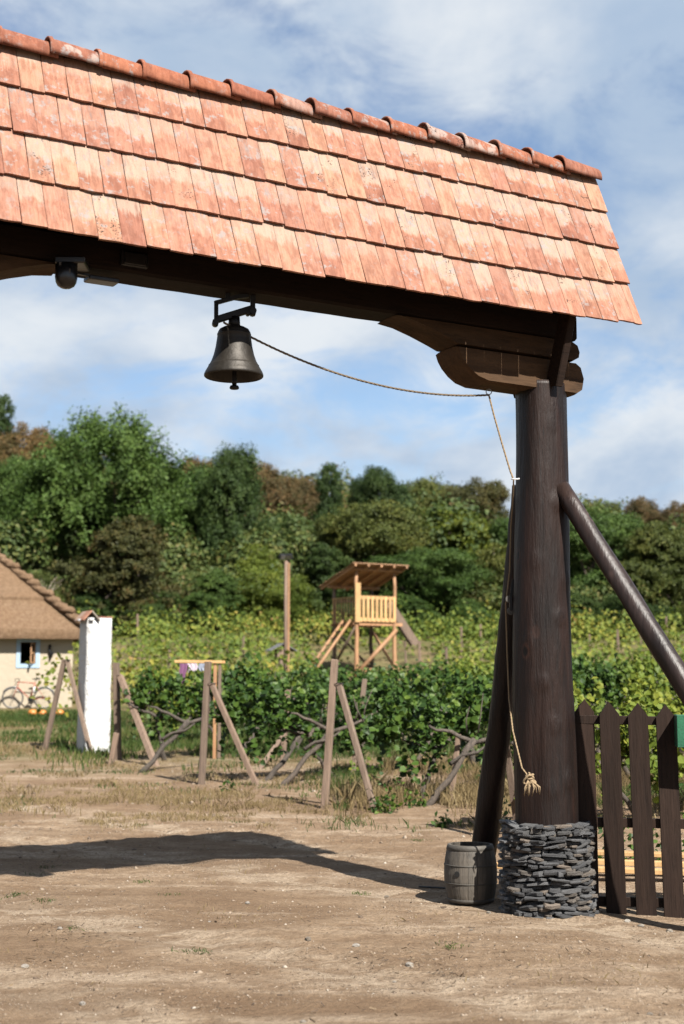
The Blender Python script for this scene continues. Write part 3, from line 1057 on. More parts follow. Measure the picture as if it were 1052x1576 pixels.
def plinth(x0, individual):
    rot_rad = lambda z: 0.355 - 0.012 * z
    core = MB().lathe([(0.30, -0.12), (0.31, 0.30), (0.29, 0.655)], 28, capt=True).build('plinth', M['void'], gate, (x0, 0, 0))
    z = -0.16
    back = MB()
    while z < 0.66:
        t = rs.uniform(0.018, 0.031)
        rad = rot_rad(z)
        a = rs.uniform(0, 1)
        end = a + 2 * math.pi
        while a < end - 0.05:
            L = rs.uniform(0.055, 0.20)
            da = L / rad
            am = a + da / 2
            rr_ = rad + rs.uniform(-0.03, 0.022) - 0.05
            hh = t * rs.uniform(0.8, 1.25)
            R0 = Matrix.Rotation(am, 3, 'Z') @ Matrix.Rotation(rs.gauss(0, 0.10), 3, 'X') @ Matrix.Rotation(rs.gauss(0, 0.10), 3, 'Y') @ Matrix.Rotation(rs.gauss(0, 0.12), 3, 'Z')
            S = Matrix.Diagonal((0.13 * rs.uniform(.85, 1.15), L * 1.04, hh, 1))
            mat = Matrix.Translation((rr_ * math.cos(am), rr_ * math.sin(am), z + t / 2 + rs.uniform(-.005, .005))) @ R0.to_4x4() @ S
            me = slates[rs.randrange(9)]
            vis = math.cos(am - CA) > 0.12
            if individual and vis:
                o = bpy.data.objects.new('stone', me)
                COL.objects.link(o)
                o.parent = core
                o.matrix_local = mat
            else:
                back.add([mat @ v.co for v in me.vertices], [tuple(p.vertices) for p in me.polygons])
            a += da
        z += t * 0.93
    b = back.build('stone', M['slate'], core)
    tag(b, kind='stuff')


plinth(0.0, True)
plinth(LEFT_POST, False)

# ------------------------------------------------------------------ bell, rope, camera, junction boxes
bt = -2.78
bw = g2w(bt, -0.02, 0)
LIPZ = 3.975
bell = empty('bell', (bw.x, bw.y, LIPZ), R(8))
tag(bell, 'dark bronze bell hanging under the gate beam by an iron bracket', 'bell')
BR = 0.215
outer = [(BR, 0.0), (BR * 1.0, 0.012), (BR * 0.955, 0.035), (BR * 0.86, 0.070), (BR * 0.76, 0.11), (BR * 0.685, 0.155), (BR * 0.625, 0.21), (BR * 0.59, 0.26),
         (BR * 0.565, 0.30), (BR * 0.55, 0.325), (BR * 0.50, 0.345), (BR * 0.36, 0.362), (BR * 0.2, 0.372), (0.001, 0.376)]
inner = [(0.001, 0.345), (BR * 0.45, 0.325), (BR * 0.52, 0.26), (BR * 0.56, 0.2), (BR * 0.62, 0.14), (BR * 0.74, 0.075), (BR * 0.88, 0.02), (BR * 0.97, -0.006), (BR, 0.0)]
# raised moulding rings
prof = []
for i, p in enumerate(outer):
    prof.append(p)
    if i in (3,):
        prof += [(BR * 0.855, 0.078), (BR * 0.832, 0.080), (BR * 0.815, 0.088)]
    if i == 8:
        prof += [(BR * 0.575, 0.303), (BR * 0.575, 0.311), (BR * 0.56, 0.314)]
MB().lathe(inner[:-1] + prof, 40).build('bell_body', M['bronze'], bell)
MB().tube([(0, 0, 0.34), (0.004, 0.003, 0.06), (0.005, 0.004, -0.03), (0.005, 0.004, -0.06)], [0.012, 0.014, 0.019, 0.017], 10).lathe(
    [(0.012, -0.062), (0.030, -0.070), (0.036, -0.086), (0.030, -0.094), (0.0, -0.097)], 14, (0.005, 0.004, 0)).build('clapper', M['iron'], bell)
yk = MB()
yk.tube([(0, 0, 0.36), (0, 0, 0.44)], [0.045, 0.04], 12)
yk.bar((-0.135, -0.03, 0.405), (0.14, 0.02, 0.515), 0.05, 0.05, ch=0.006)
yk.build('headstock', M['iron'], bell)
bk = MB()
bk.bar((-0.135, -0.07, 0.37), (-0.135, -0.05, 0.53), 0.03, 0.03)
bk.bar((-0.145, -0.05, 0.525), (0.02, -0.02, 0.585), 0.03, 0.03)
bk.bar((0.02, -0.02, 0.585), (0.10, -0.01, 0.60), 0.03, 0.03)
bk.bar((-0.05, -0.02, 0.56), (-0.05, -0.02, 0.64), 0.035, 0.03)
bk.bar((0.135, 0.02, 0.46), (0.135, 0.02, 0.64), 0.035, 0.04)
bk.bar((0.135, 0.02, 0.70), (0.055, 0.0, 0.60), 0.03, 0.03)
bk.tube([(0.135, -0.03, 0.487), (0.135, 0.06, 0.487)], 0.026, 12)
bk.tube([(0.10, -0.02, 0.475), (0.10, 0.05, 0.475)], 0.016, 10)
bk.tube([(-0.14, -0.10, 0.375), (-0.14, -0.02, 0.375)], 0.024, 12)
bk.build('bracket', M['iron'], bell)


def sag_pts(p0, p1, sag, n):
    p0, p1 = Vector(p0), Vector(p1)
    return [p0.lerp(p1, i / n) - Vector((0, 0, sag * 4 * (i / n) * (1 - i / n))) for i in range(n + 1)]


rope_root = empty('bell_rope', unproj(752, 606, 11.22))
tag(rope_root, 'thin hemp bell rope running from the bell to a frayed knot on the post', 'rope')
ro = Vector(rope_root.location)
pA = Vector((bw.x - 0.07, bw.y - 0.1, LIPZ + 0.375))
pB = unproj(752, 608, 11.20)
pC = unproj(790, 738, 11.27)


def rope_part(name, pts, r, mat, tw=14.0):
    pts = [Vector(p) - ro for p in pts]
    # resample fine and twist three strands
    P = [pts[0]]
    for a, b in zip(pts[:-1], pts[1:]):
        k = max(1, int((b - a).length / 0.02))
        P += [a.lerp(b, (i + 1) / k) for i in range(k)]
    mb = MB()
    s = 0.0
    strands = [[], [], []]
    for i, p in enumerate(P):
        t = (P[min(i + 1, len(P) - 1)] - P[max(i - 1, 0)]).normalized()
        x = t.cross(Vector((0.3, 0.9, 0.2))).normalized(); y = t.cross(x)
        if i: s += (P[i] - P[i - 1]).length
        for q in range(3):
            a = s * 2 * math.pi / (r * tw) + q * 2.094
            strands[q].append(p + x * math.cos(a) * r * 0.5 + y * math.sin(a) * r * 0.5)
    for q in range(3):
        mb.tube(strands[q], r * 0.62, 5)
    return mb.build(name, mat, rope_root)


rope_part('rope_span', sag_pts(pA, pB, 0.16, 24), 0.0085, M['rope_dark'])
down = [unproj(752, 608, 11.20), unproj(760, 640, 11.22), unproj(772, 682, 11.25), unproj(785, 725, 11.27), pC]
rope_part('rope_drop', down, 0.0075, M['rope'])
kn = unproj(815, 1198, 11.16)
low = [pC, unproj(789, 770, 11.50), unproj(786, 810, 11.60), unproj(784, 880, 11.62), unproj(778, 930, 11.62), unproj(780, 1000, 11.60), unproj(783, 1075, 11.55), unproj(789, 1125, 11.36), unproj(803, 1182, 11.19), kn]
rope_part('rope_tail', low, 0.0065, M['rope'])
kb = MB()
kr = random.Random(5)
c0 = kn - ro
for q, (ax, az, ph0) in enumerate(((0.060, 0.032, 0.3), (0.050, 0.042, 2.2), (0.040, 0.026, 4.0))):
    kb.tube([c0 + Vector((0.012 * (q - 1) + ax * math.sin(t) * math.cos(t * 0.5 + ph0), -0.02 - 0.014 * math.sin(t * 2 + q), az * math.sin(t + ph0))) for t in np.linspace(0, 6.283, 26)], 0.0085, 6)
kb.tube([c0 + Vector((0.02 * math.cos(t), -0.02 + 0.02 * math.sin(t), 0.004 * t - 0.02)) for t in np.linspace(0, 13, 40)], 0.008, 6)
for i in range(17):
    p1 = c0 + Vector((kr.uniform(-.022, .022), -0.02 + kr.uniform(-.012, .012), -0.01))
    L = kr.uniform(0.06, 0.125)
    sx = kr.gauss(-0.015 if i % 3 else 0.05, 0.018)
    kb.tube([p1, p1 + Vector((sx * 0.8 + kr.uniform(-.008, .008), -0.008, -L * 0.5)), p1 + Vector((sx + kr.uniform(-.012, .012), kr.uniform(-.01, .01), -L))], [0.007, 0.006, 0.003], 5)
kb.build('frayed_knot', M['rope'], rope_root)
rg = MB()
ring = [pB - ro + Vector((0.022 * math.cos(a), 0, 0.026 + 0.022 * math.sin(a))) for a in np.linspace(0, 6.283, 15)]
rg.tube(ring, 0.004, 6)
rg.build('ring', M['chrome'], rope_root)
tie = MB()
tc_ = pC - ro
tie.tube([tc_ + Vector((-.02, -.012, .004)), tc_ + Vector((0.005, -.02, 0)), tc_ + Vector((0.03, -0.012, .002)), tc_ + Vector((0.045, 0.0, .006))], 0.007, 6)
tie.build('tie', M['white'], rope_root)

# black dome camera and flat boxes under the beam at the left
dw = g2w(-4.13, -0.25, 0)
dz = unproj(96, 444, dw.y).z
dome = empty('dome_camera', (dw.x, dw.y, dz))
tag(dome, 'black dome camera mounted under the left part of the gate beam', 'camera')
MB().lathe([(0.001, 0.0), (0.034, 0.004), (0.056, 0.018), (0.069, 0.042), (0.074, 0.07), (0.074, 0.16)], 24, capt=True).build('dome', M['plastic'], dome)
MB().box((0.03, 0.06, 0.185), (0.20, 0.22, 0.045), None, 0.008).build('mount', M['plastic'], dome)
MB().box((-0.02, -0.068, 0.15), (0.03, 0.006, 0.022)).box((0.03, -0.062, 0.10), (0.022, 0.008, 0.032)).build('sticker', M['hoop'], dome)
fw = g2w(-3.82, -0.08, 4.52)
fb = MB()
fb.box((0, 0, 0), (0.22, 0.12, 0.03), None, 0.006).bar((-0.1, -0.04, 0.012), (-0.25, -0.03, 0.02), 0.02, 0.016)
tag(fb.build('junction_box', M['plastic'], None, fw, GROT), 'flat black box screwed under the beam beside the dome camera', 'box')
sw = g2w(-3.62, -0.165, 4.675)
tag(MB().box((0, 0, 0), (0.20, 0.05, 0.11), None, 0.008).box((0, -0.03, 0), (0.16, 0.012, 0.085), None, 0.004).build('speaker_box', M['plastic'], None, sw, GROT),
    'small black rectangular box on the beam face just under the tiles', 'box')
pw = unproj(786, 925, 11.52)
pu = empty('rope_pulley', pw)
pu.scale = (0.8, 0.8, 0.8)
tag(pu, 'small grey rope pulley fixed to the left side of the gate post', 'pulley')
MB().bar((0.03, 0, 0.22), (0.0, 0, 0.04), 0.012, 0.03).bar((0, 0, 0.05), (0, 0, -0.10), 0.03, 0.05, ch=0.005).build('hanger', M['iron'], pu)
MB().tube([(-0.02, -0.02, 0.02), (-0.02, 0.03, 0.02)], 0.035, 14).tube([(0, -0.02, -0.10), (0, 0.03, -0.10)], 0.04, 14).build('wheel', M['hoop'], pu)

# ------------------------------------------------------------------ barrel
bc = (1.05, 11.9)
barrel = empty('barrel', (bc[0], bc[1], gz(*bc) + 0.005), R(20))
tag(barrel, 'small weathered wooden barrel with a bung hole beside the slate plinth', 'barrel')
NS, BH = 18, 0.455


def brad(z):
    u = z / BH * 2 - 1
    return 0.183 + 0.034 * (1 - u * u)


for k in range(NS):
    a0, a1 = 2 * math.pi * k / NS + 0.006, 2 * math.pi * (k + 1) / NS - 0.006
    vs, fs = [], []
    zz = [i * BH / 8 for i in range(9)]
    off = random.uniform(-0.0012, 0.0012)
    for z in zz:
        r = brad(z) + off
        for a in (a0, (a0 + a1) / 2, a1):
            vs.append((r * math.cos(a) * 1.0, r * math.sin(a), z))
        for a in (a1, a0):
            vs.append(((r - 0.02) * math.cos(a), (r - 0.02) * math.sin(a), z))
    for i in range(8):
        for j in range(5):
            q = (j + 1) % 5
            fs.append((i * 5 + j, i * 5 + q, (i + 1) * 5 + q, (i + 1) * 5 + j))
    fs.append((4, 3, 2, 1, 0)); fs.append(tuple(40 + i for i in range(5)))
    mb = MB(); mb.add(vs, fs)
    mb.build('stave', M['barrel'], barrel)
for z0, z1 in ((0.148, 0.158), (0.290, 0.302), (0.415, 0.453), (0.004, 0.030)):
    MB().lathe([(brad(z0) + .0005, z0), (brad(z0) + .0035, z0 + .002), (brad(z1) + .0035, z1 - .002), (brad(z1) + .0005, z1)], 40).build('hoop', M['hoop'], barrel)
MB().lathe([(0.001, BH - 0.03), (0.165, BH - 0.03)], 28).lathe([(0.165, 0.02), (0.001, 0.02)], 28).build('head', M['void'], barrel)
ba = math.atan2(-bc[1], -bc[0]) - R(20) - 0.52
bz = 0.235
bp = Vector(((brad(bz) + .001) * math.cos(ba), (brad(bz) + .001) * math.sin(ba), bz))
bn = Vector((math.cos(ba), math.sin(ba), 0))
MB().tube([bp - bn * 0.006, bp + bn * 0.0025], 0.023, 16).build('bung_hole', M['void'], barrel)

# ------------------------------------------------------------------ picket fence
F0 = Vector((1.90, 11.56, 0)); FD = Vector((0.997, -0.08, 0)).normalized()
frz = math.atan2(FD.y, FD.x)
fence = empty('picket_fence', (F0.x, F0.y, -0.1), frz)
tag(fence, 'dark brown picket fence with pointed tops right of the gate post', 'fence')
FN = Vector((-FD.y, FD.x, 0))


def picket_mesh(seed):
    rr = random.Random(seed)
    w, t, h = 0.158, 0.024, 1.745
    p = 0.105
    poly = [(-w / 2 + .004, 0), (w / 2 - .004, 0), (w / 2, .004), (w / 2, h - p), (rr.uniform(-.006, .006), h), (-w / 2, h - p), (-w / 2, .004)]
    mb = MB()
    n = len(poly)
    vs = [(x * .975, -t / 2, z) for x, z in poly] + [(x, -t / 2 + .003, z) for x, z in poly] + [(x, t / 2, z) for x, z in poly]
    vs = [(x + 0.004 * math.sin(z * 2 + seed), y + 0.004 * math.sin(z * 1.5 + seed * 2), z) for x, y, z in vs]
    fs = [tuple(range(n)), tuple(2 * n + i for i in reversed(range(n)))]
    for L in range(2):
        for i in range(n):
            j = (i + 1) % n
            fs.append((L * n + j, L * n + i, (L + 1) * n + i, (L + 1) * n + j))
    mb.add(vs, fs)
    return mb.mesh('picket', M['picket'])


pk = [picket_mesh(i) for i in range(4)]
px_list = [897, 937, 982, 1024, 1064, 1107, 1150, 1192, 1236]
for i, px in enumerate(px_list):
    # distance along the fence where it crosses that column
    k = (px - 526) / FPX
    s = (k * F0.y - F0.x) / (FD.x - k * FD.y)
    o = link('picket', pk[i % 4], fence, (s, (0.03 if i == 0 else 0.0), 0.0 + random.uniform(-.008, .008) - 0.012 * i))
    o.rotation_euler = (random.gauss(0, .006), random.gauss(0, .006) - (0.012 if i < 4 else 0), random.gauss(0, .02))
for z, hh in ((1.585, 0.07), (0.775, 0.075), (0.16, 0.075)):
    MB().bar((-0.10, 0.06, z), (1.9, 0.06, z - 0.03), 0.045, hh, (0, 0, 1), 0.004).build('rail', M['picket'], fence)

# green planter hung on the fence
k = (1027 - 526) / FPX
s0 = (k * F0.y - F0.x) / (FD.x - k * FD.y)
gp = F0 + FD * (s0 + 0.415) + Vector((FD.y, -FD.x, 0)) * 0.16
pl = empty('planter_box', (gp.x, gp.y, 1.275), frz + R(-4))
tag(pl, 'green painted wooden planter box hung on the picket fence at the right edge', 'planter')
for (c, sz) in (((0, -0.125, 0.125), (0.80, 0.02, 0.25)), ((0, 0.125, 0.125), (0.80, 0.02, 0.25)), ((-0.39, 0, 0.125), (0.02, 0.228, 0.25)), ((0.39, 0, 0.125), (0.02, 0.228, 0.25)), ((0, 0, 0.012), (0.758, 0.228, 0.02))):
    MB().box(c, sz, None, 0.003).build('board', M['green_paint'], pl)
MB().box((0, 0, 0.19), (0.758, 0.228, 0.06), None, 0.0, 0.004).build('soil', M['void'], pl)

# timber lying behind the fence
for i, (a, b, w, h, lab) in enumerate((
        ((1.25, 13.6), (5.2, 13.1), 0.14, 0.045, 'long new pine board lying lowest on the dirt behind the picket fence'),
        ((1.9, 13.75), (5.4, 13.30), 0.10, 0.05, 'new pine batten lying across the board behind the picket fence'),
        ((1.6, 13.95), (5.0, 13.62), 0.16, 0.04, 'new pine board lying farthest back behind the picket fence'))):
    za = 0.06 + 0.05 * i
    p0, p1 = Vector((a[0], a[1], gz(*a) + za)), Vector((b[0], b[1], gz(*b) + za))
    o = MB().bar((0, 0, 0), p1 - p0, w, h, (0, 0, 1), 0.004).build('timber_board', M['pine'], None, p0)
    tag(o, lab, 'board', 'boards behind the fence')
for i, t in enumerate((0.25, 0.75)):
    x, y = 1.25 + 3.95 * t, 13.78 - 0.45 * t
    o = MB().box((0, 0, 0), (0.10, 0.75, 0.07), None, 0.005).build('timber_block', M['larch'], None, (x, y, gz(x, y) + 0.012), R(-6))
    tag(o, 'short timber bearer under the ' + ('left' if i == 0 else 'right') + ' ends of the boards behind the fence', 'bearer')
cp = [Vector((x, y, gz(x, y) + 0.012)) for x, y in [(0.99 - i * 0.16, 12.55 + 0.12 * math.sin(i * 0.6) + i * 0.02) for i in range(3)]]
tag(MB().tube([p - cp[0] for p in cp], 0.008, 6).build('cable', M['cable'], None, cp[0]), 'thin black cable on the dirt left of the barrel', 'cable')

# ------------------------------------------------------------------ trellis posts
VD = Vector((0.83, 0.557, 0)).normalized()     # direction of the vine rows


def trellis(name, p_base, p_top, b_top, b_foot, label, group='slanted trellis posts at the row ends', r=0.045, bracer=0.038):
    base = Vector(p_base)
    root = empty(name, base)
    tag(root, label, 'trellis post', group)
    lean = (Vector(p_top) - base)
    MB().bar(Vector((0, 0, -0.15)) - lean * 0.0, lean, r * 2, r * 2, (0.2, 1, 0), 0.008, 0.004).build('post', M['greywood'], root)
    if b_top is not None:
        MB().bar(Vector(b_top) - base, Vector(b_foot) - base - Vector((0, 0, 0.12)), bracer * 2, bracer * 2, (0.3, 1, 0), 0.007, 0.004).build('brace', M['greywood'], root)
        t = (Vector(b_top) - base)
        MB().tube([t + Vector((0.065 * math.cos(a), 0.065 * math.sin(a), 0.01 * math.sin(3 * a))) for a in np.linspace(0, 6.283, 13)], 0.006, 5).build('wire', M['iron'], root)
    return root


def tpost(base, top, btop, bfoot, Y, label, Yb=None, **kw):
    b = GP(base[0], Y)
    t = unproj(top[0], top[1], Y + 0.05)
    bt_ = unproj(btop[0], btop[1], Y + 0.02) if btop else None
    bf = GP(bfoot[0], Yb or Y + 0.3) if btop else None
    return trellis('trellis_post', b, t, bt_, bf, label, **kw)


tpost((498, 1242), (515, 1015), (521, 1052), (580, 1235), 19.3, 'nearest braced grey trellis post, standing in front of the watchtower', Yb=19.1)
tpost((309, 1207), (320, 1018), (325, 1052), (400, 1212), 22.4, 'braced grey trellis post in front of the hanging laundry', Yb=22.3)
tpost((182, 1140), (178, 1020), (184, 1040), (244, 1180), 27.2, 'braced trellis post just right of the white pillar', Yb=25.8, r=0.055, bracer=0.05)
tpost((66, 1152), (99, 1015), (103, 1016), (143, 1158), 29.5, 'crooked pair of trellis poles leaning together before the white pillar', Yb=28.4)
tpost((746, 1290), (772, 1085), (770, 1085), (800, 1240), 16.4, 'braced trellis post half hidden behind the gate post')
tpost((168, 1176), (179, 1128), None, None, 26.0, 'short broken grey stake at the foot of the white pillar', group='single grey stakes')
tpost((692, 1230), (706, 1130), None, None, 20.0, 'leaning grey stake with a yellowed top near the dark back brace', group='single grey stakes', r=0.035)
tpost((541, 1200), (561, 1045), None, None, 24.0, 'grey stake rising out of the vines below the watchtower', group='single grey stakes', r=0.04)
tpost((433, 1175), (443, 1060), (440, 1125), (392, 1165), 25.5, 'dark braced trellis post inside the vines left of centre', Yb=25.2)

# ------------------------------------------------------------------ grapevines
LEAF = np.array([(0, -0.5), (0.42, -0.42), (0.5, 0.08), (0.0, 0.55), (-0.5, 0.08), (-0.42, -0.42)])


SQ = np.array([(-0.1, -0.55), (0.5, -0.1), (0.1, 0.55), (-0.5, 0.1)])


def leaves(C, size, up=0.5, rngl=None, shape=LEAF, out=None, aspect=1.0):
    """one polygon per leaf centre, tilted at random"""
    g = rngl or rng
    N = len(C)
    nrm = g.normal(size=(N, 3))
    nrm[:, 2] = nrm[:, 2] + up
    if out is not None:
        nrm = nrm * 0.75 + out
    nrm /= np.linalg.norm(nrm, axis=1, keepdims=True) + 1e-9
    t = g.normal(size=(N, 3))
    t -= nrm * (t * nrm).sum(1, keepdims=True)
    t /= np.linalg.norm(t, axis=1, keepdims=True) + 1e-9
    b = np.cross(nrm, t)
    s = (size * g.uniform(0.65, 1.35, N))[:, None, None]
    k = len(shape)
    V = C[:, None, :] + s * (shape[None, :, 0, None] * t[:, None, :] * aspect + shape[None, :, 1, None] * b[:, None, :])
    cup = (np.abs(shape[:, 0]) * 0.35)[None, :, None] * s * nrm[:, None, :]
    return (V + cup).reshape(-1, 3), k


def vine_foliage(seed, mat, n=640, L=1.4):
    g = np.random.default_rng(seed)
    # clumped shoots hanging over the wire
    nc = 34
    cc = np.stack([g.uniform(-L / 2, L / 2, nc), g.normal(0, 0.13, nc), 1.10 + 0.33 * g.normal(0, 0.8, nc)], 1)
    cc[:, 2] = np.clip(cc[:, 2], 0.55, 1.58)
    idx = g.integers(0, nc, n)
    C = cc[idx] + g.normal(0, 1, (n, 3)) * np.array([0.085, 0.08, 0.085])
    # a few upright and trailing shoots
    for q in range(11):
        x = g.uniform(-L / 2, L / 2)
        z = np.linspace(1.4, g.uniform(1.6, 1.85), 9) if q < 6 else np.linspace(0.85, g.uniform(0.25, 0.5), 9)
        C = np.concatenate([C, np.stack([x + g.normal(0, .035, 9), g.normal(0, .05, 9) + g.normal(0, .1), z], 1)])
    V, k = leaves(C, 0.092, 0.35, g, out=np.array([0, -0.45, 0.25]) * np.ones((len(C), 1)))
    return npmesh('foliage', V, k, mat)


def vine_trunk(seed, lean):
    rr = random.Random(seed)
    mb = MB()
    p = Vector((0, 0, -0.08))
    pts, rad = [p.copy()], [0.065]
    for i in range(7):
        p = p + Vector((lean * 0.10 + rr.uniform(-.05, .05), rr.uniform(-.04, .04), 0.135))
        pts.append(p.copy()); rad.append(0.044 - 0.003 * i + rr.uniform(-.008, .012))
    rad[-1] = 0.052
    mb.tube(pts, rad, 9, True, 0.16, seed)
    for sgn in (-1, 1):
        q = p.copy() - Vector((0, 0, 0.04))
        a, r2 = [q.copy()], [0.036]
        for i in range(6):
            q = q + Vector((sgn * 0.115 + rr.uniform(-.02, .02), rr.uniform(-.02, .02), 0.03 + rr.uniform(-.03, .045)))
            a.append(q.copy()); r2.append(0.032 - 0.003 * i)
        mb.tube(a, r2, 7, True, 0.14, seed + 3)
    for j in range(3):
        q = p + Vector((rr.uniform(-.5, .5), 0, 0.1))
        e = q + Vector((rr.uniform(-.2, .2), rr.uniform(-.1, .1), rr.uniform(.3, .6)))
        mb.tube([q, (q + e) / 2 + Vector((rr.uniform(-.05, .05), 0, 0)), e], [0.012, 0.009, 0.005], 5)
    return mb.mesh('trunk', M['vinebark'])


vt = [vine_trunk(i, l) for i, l in enumerate((1.1, -0.8, 0.5, 1.4, -0.3))]
vf = [vine_foliage(20 + i, M['vine']) for i in range(4)] + [vine_foliage(40 + i, M['vine_yellow'], 760) for i in range(3)]
row_starts = [  # (column, distance, plants, spacing, label)
    (770, 16.4, 9, 'vine in the front row behind the picket fence', 0.95, 1.0),
    (516, 19.3, 10, 'vine in the row starting at the nearest braced trellis post', 0.55, 1.35),
    (322, 22.4, 11, 'vine in the row starting at the post before the laundry', 0.12, 1.1),
    (183, 26.6, 12, 'vine in the row starting right of the white pillar', 0.12, 1.1),
    (235, 31.0, 12, 'vine in the rear row behind the laundry', 0.3, 0.3),
    (300, 35.5, 12, 'vine in the farthest low row below the watchtower', 0.4, 0.3)]
vr = random.Random(21)
ORD = ('first', 'second', 'third', 'fourth', 'fifth', 'sixth', 'seventh', 'eighth', 'ninth', 'tenth', 'eleventh', 'twelfth')
for ri, (px, Y, n, lab, yel, off) in enumerate(row_starts):
    s0 = GP(px, Y)
    for i in range(n):
        d = off + i * 1.40 + vr.uniform(-.2, .2)
        x, y = s0.x + VD.x * d + vr.uniform(-.05, .05), s0.y + VD.y * d
        root = empty('grapevine', (x, y, gz(x, y)), math.atan2(VD.y, VD.x) + vr.uniform(-.1, .1))
        yy = vr.random() < (yel if ri != 1 else (0.0 if i < 2 else 0.92))
        tag(root, ORD[i] + (' yellow-green ' if yy else ' dark green ') + 'grape' + lab, 'grapevine', 'grapevines, row %s' % ('one', 'two', 'three', 'four', 'five', 'six')[ri])
        sc_ = vr.uniform(0.90, 1.08)
        root.scale = (sc_, sc_, sc_ * vr.uniform(0.86, 1.06))
        link('trunk', vt[vr.randrange(5)], root)
        link('foliage', vf[4 + vr.randrange(3)] if yy else vf[vr.randrange(4)], root)

# bare forked vine left of centre and the one behind the dark brace
for px, Y, ti, rz, lab in ((212, 24.6, 3, 0.3, 'bare forked vine trunk with hardly any leaves between two trellis posts'),
                           (650, 19.6, 0, 0.25, 'thick leaning bare vine trunk below yellow-green leaves'),
                           (428, 22.3, 3, 0.2, 'dark vine trunk sprawling low above the dirt at centre')):
    g = GP(px, Y)
    root = empty('vine_trunk', g, rz)
    tag(root, lab, 'vine trunk')
    link('trunk', vt[ti], root)
    ex = MB()
    top = Vector((0.75, 0, 0.86))
    ex.tube([(0.40, 0.0, 0.55), (0.58, 0.06, 0.66), (0.80, 0.0, 0.70), (0.98, 0.05, 0.82)], [0.034, 0.026, 0.022, 0.010], 8, True, 0.22, 4)
    ex.build('arm', M['vinebark'], root)

# far vineyard on the slope: rows nobody could count vine by vine


def far_vineyard():
    g = np.random.default_rng(5)
    C = []
    perp = Vector((-VD.y, VD.x, 0))
    o0 = Vector((-6.0, 36.5, 0))
    for r in range(17):
        st = o0 + perp * (r * 2.15)
        for t in np.arange(-26, 50, 0.55):
            x, y = st.x + VD.x * t, st.y + VD.y * t
            if y < 37 or y > 66.5 or x < -13.5 + (y - 48) * 0.0 or x > 30:
                continue
            if abs(x) / y > 0.36 or (x < -8.2 and y < 56):
                continue
            if -0.025 * y < x < 0.068 * y and y < 58.0:
                continue
            if vnoise(x * 0.9 + 5, y * 0.9, 13) < 0.22:
                continue
            n = int(24 + 26 * vnoise(x * 0.5, y * 0.5, 17))
            h = 1.0 + 0.25 * vnoise(x * 0.7, y * 0.7, 3)
            z = gz_base(x, y)
            p = np.stack([x + g.normal(0, .30, n), y + g.normal(0, .26, n), z + h + g.normal(0, .36, n)], 1)
            p[:, 2] = np.maximum(p[:, 2], z + 0.25)
            C.append(p)
    C = np.concatenate(C)
    V, k = leaves(C, 0.14, 0.5, g, SQ, out=np.array([0.1, -0.4, 0.3]) * np.ones((len(C), 1)))
    o = link('far_vineyard', npmesh('far_vineyard', V, k, M['far_vine']))
    tag(o, 'yellow-green vineyard rows covering the slope behind the watchtower', 'vineyard', kind='stuff')


far_vineyard()
fr = random.Random(8)
for i, px in enumerate((215, 262, 372, 628, 652, 690, 716, 742, 905, 948, 985, 1030)):
    p = GP(px + fr.uniform(-6, 6), fr.uniform(46, 62))
    o = MB().bar((0, 0, -0.1), (fr.uniform(-.06, .06), 0, fr.uniform(1.6, 2.0)), 0.08, 0.08, (0.3, 1, 0), 0.01).build('vineyard_stake', M['greywood'], None, p)
    tag(o, ORD[i] + ' thin grey stake from the left among the far vines on the slope', 'stake', 'stakes in the far vineyard')

# ------------------------------------------------------------------ watchtower
TY = 56.0
tb = GP(560, TY)
tower = empty('watchtower', (tb.x, tb.y, tb.z), R(30))
tag(tower, 'wooden watchtower on log stilts with a sloping plank roof among the vines', 'watchtower')
W = 1.72
hx = W / 2
f_l = unproj(541, 1035, TY); f_r = unproj(597, 1035, TY + 0.8)
zb = 2.30 - tb.z + 0.0
plat = unproj(560, 959, TY).z - tb.z
railz = unproj(560, 922, TY).z - tb.z
roofhi = unproj(575, 870, TY - 0.6).z - tb.z
rooflo = unproj(535, 906, TY + 1.6).z - tb.z
for i, (sx, sy) in enumerate(((-1, -1), (1, -1), (-1, 1), (1, 1))):
    x, y = sx * hx, sy * hx
    top = roofhi - 0.18 if sy < 0 else rooflo - 0.05
    rr = random.Random(i)
    pts = [(x + rr.uniform(-.03, .03), y + rr.uniform(-.03, .03), z) for z in np.linspace(-0.4, top, 8)]
    MB().tube(pts, [0.095 - 0.005 * q for q in range(8)], 9, True, 0.07, i).build('leg', M['larch'] if sy < 0 else M['greywood'], tower)
for q in range(9):
    MB().box((-hx - 0.06 + (q + 0.5) * (W + 0.12) / 9, 0, plat), ((W + 0.12) / 9 - 0.01, W + 0.16, 0.04)).build('deck_board', M['larch'], tower)
for sy in (-1, 1):
    MB().bar((-hx - 0.15, sy * (hx + 0.0), plat - 0.075), (hx + 0.35, sy * hx, plat - 0.075), 0.09, 0.11).build('joist', M['larch'], tower)
# front railing (bright pine) with upright slats
MB().bar((-hx, -hx - 0.09, railz), (hx, -hx - 0.09, railz), 0.035, 0.13, (0, 0, 1)).build('rail', M['pine'], tower)
MB().bar((-hx, -hx - 0.09, plat + 0.08), (hx, -hx - 0.09, plat + 0.08), 0.035, 0.15, (0, 0, 1)).build('rail', M['pine'], tower)
for q in range(9):
    x = -hx + 0.06 + q * (W - 0.12) / 8
    MB().bar((x, -hx - 0.115, plat + 0.02), (x, -hx - 0.115, railz + 0.05), 0.115, 0.022, (0, 1, 0)).build('slat', M['pine'], tower)
MB().bar((-hx - 0.01, -hx - 0.14, plat - 0.02), (-hx - 0.01, -hx - 0.14, railz + 0.55), 0.24, 0.03, (0, 1, 0)).build('corner_board', M['pine'], tower)
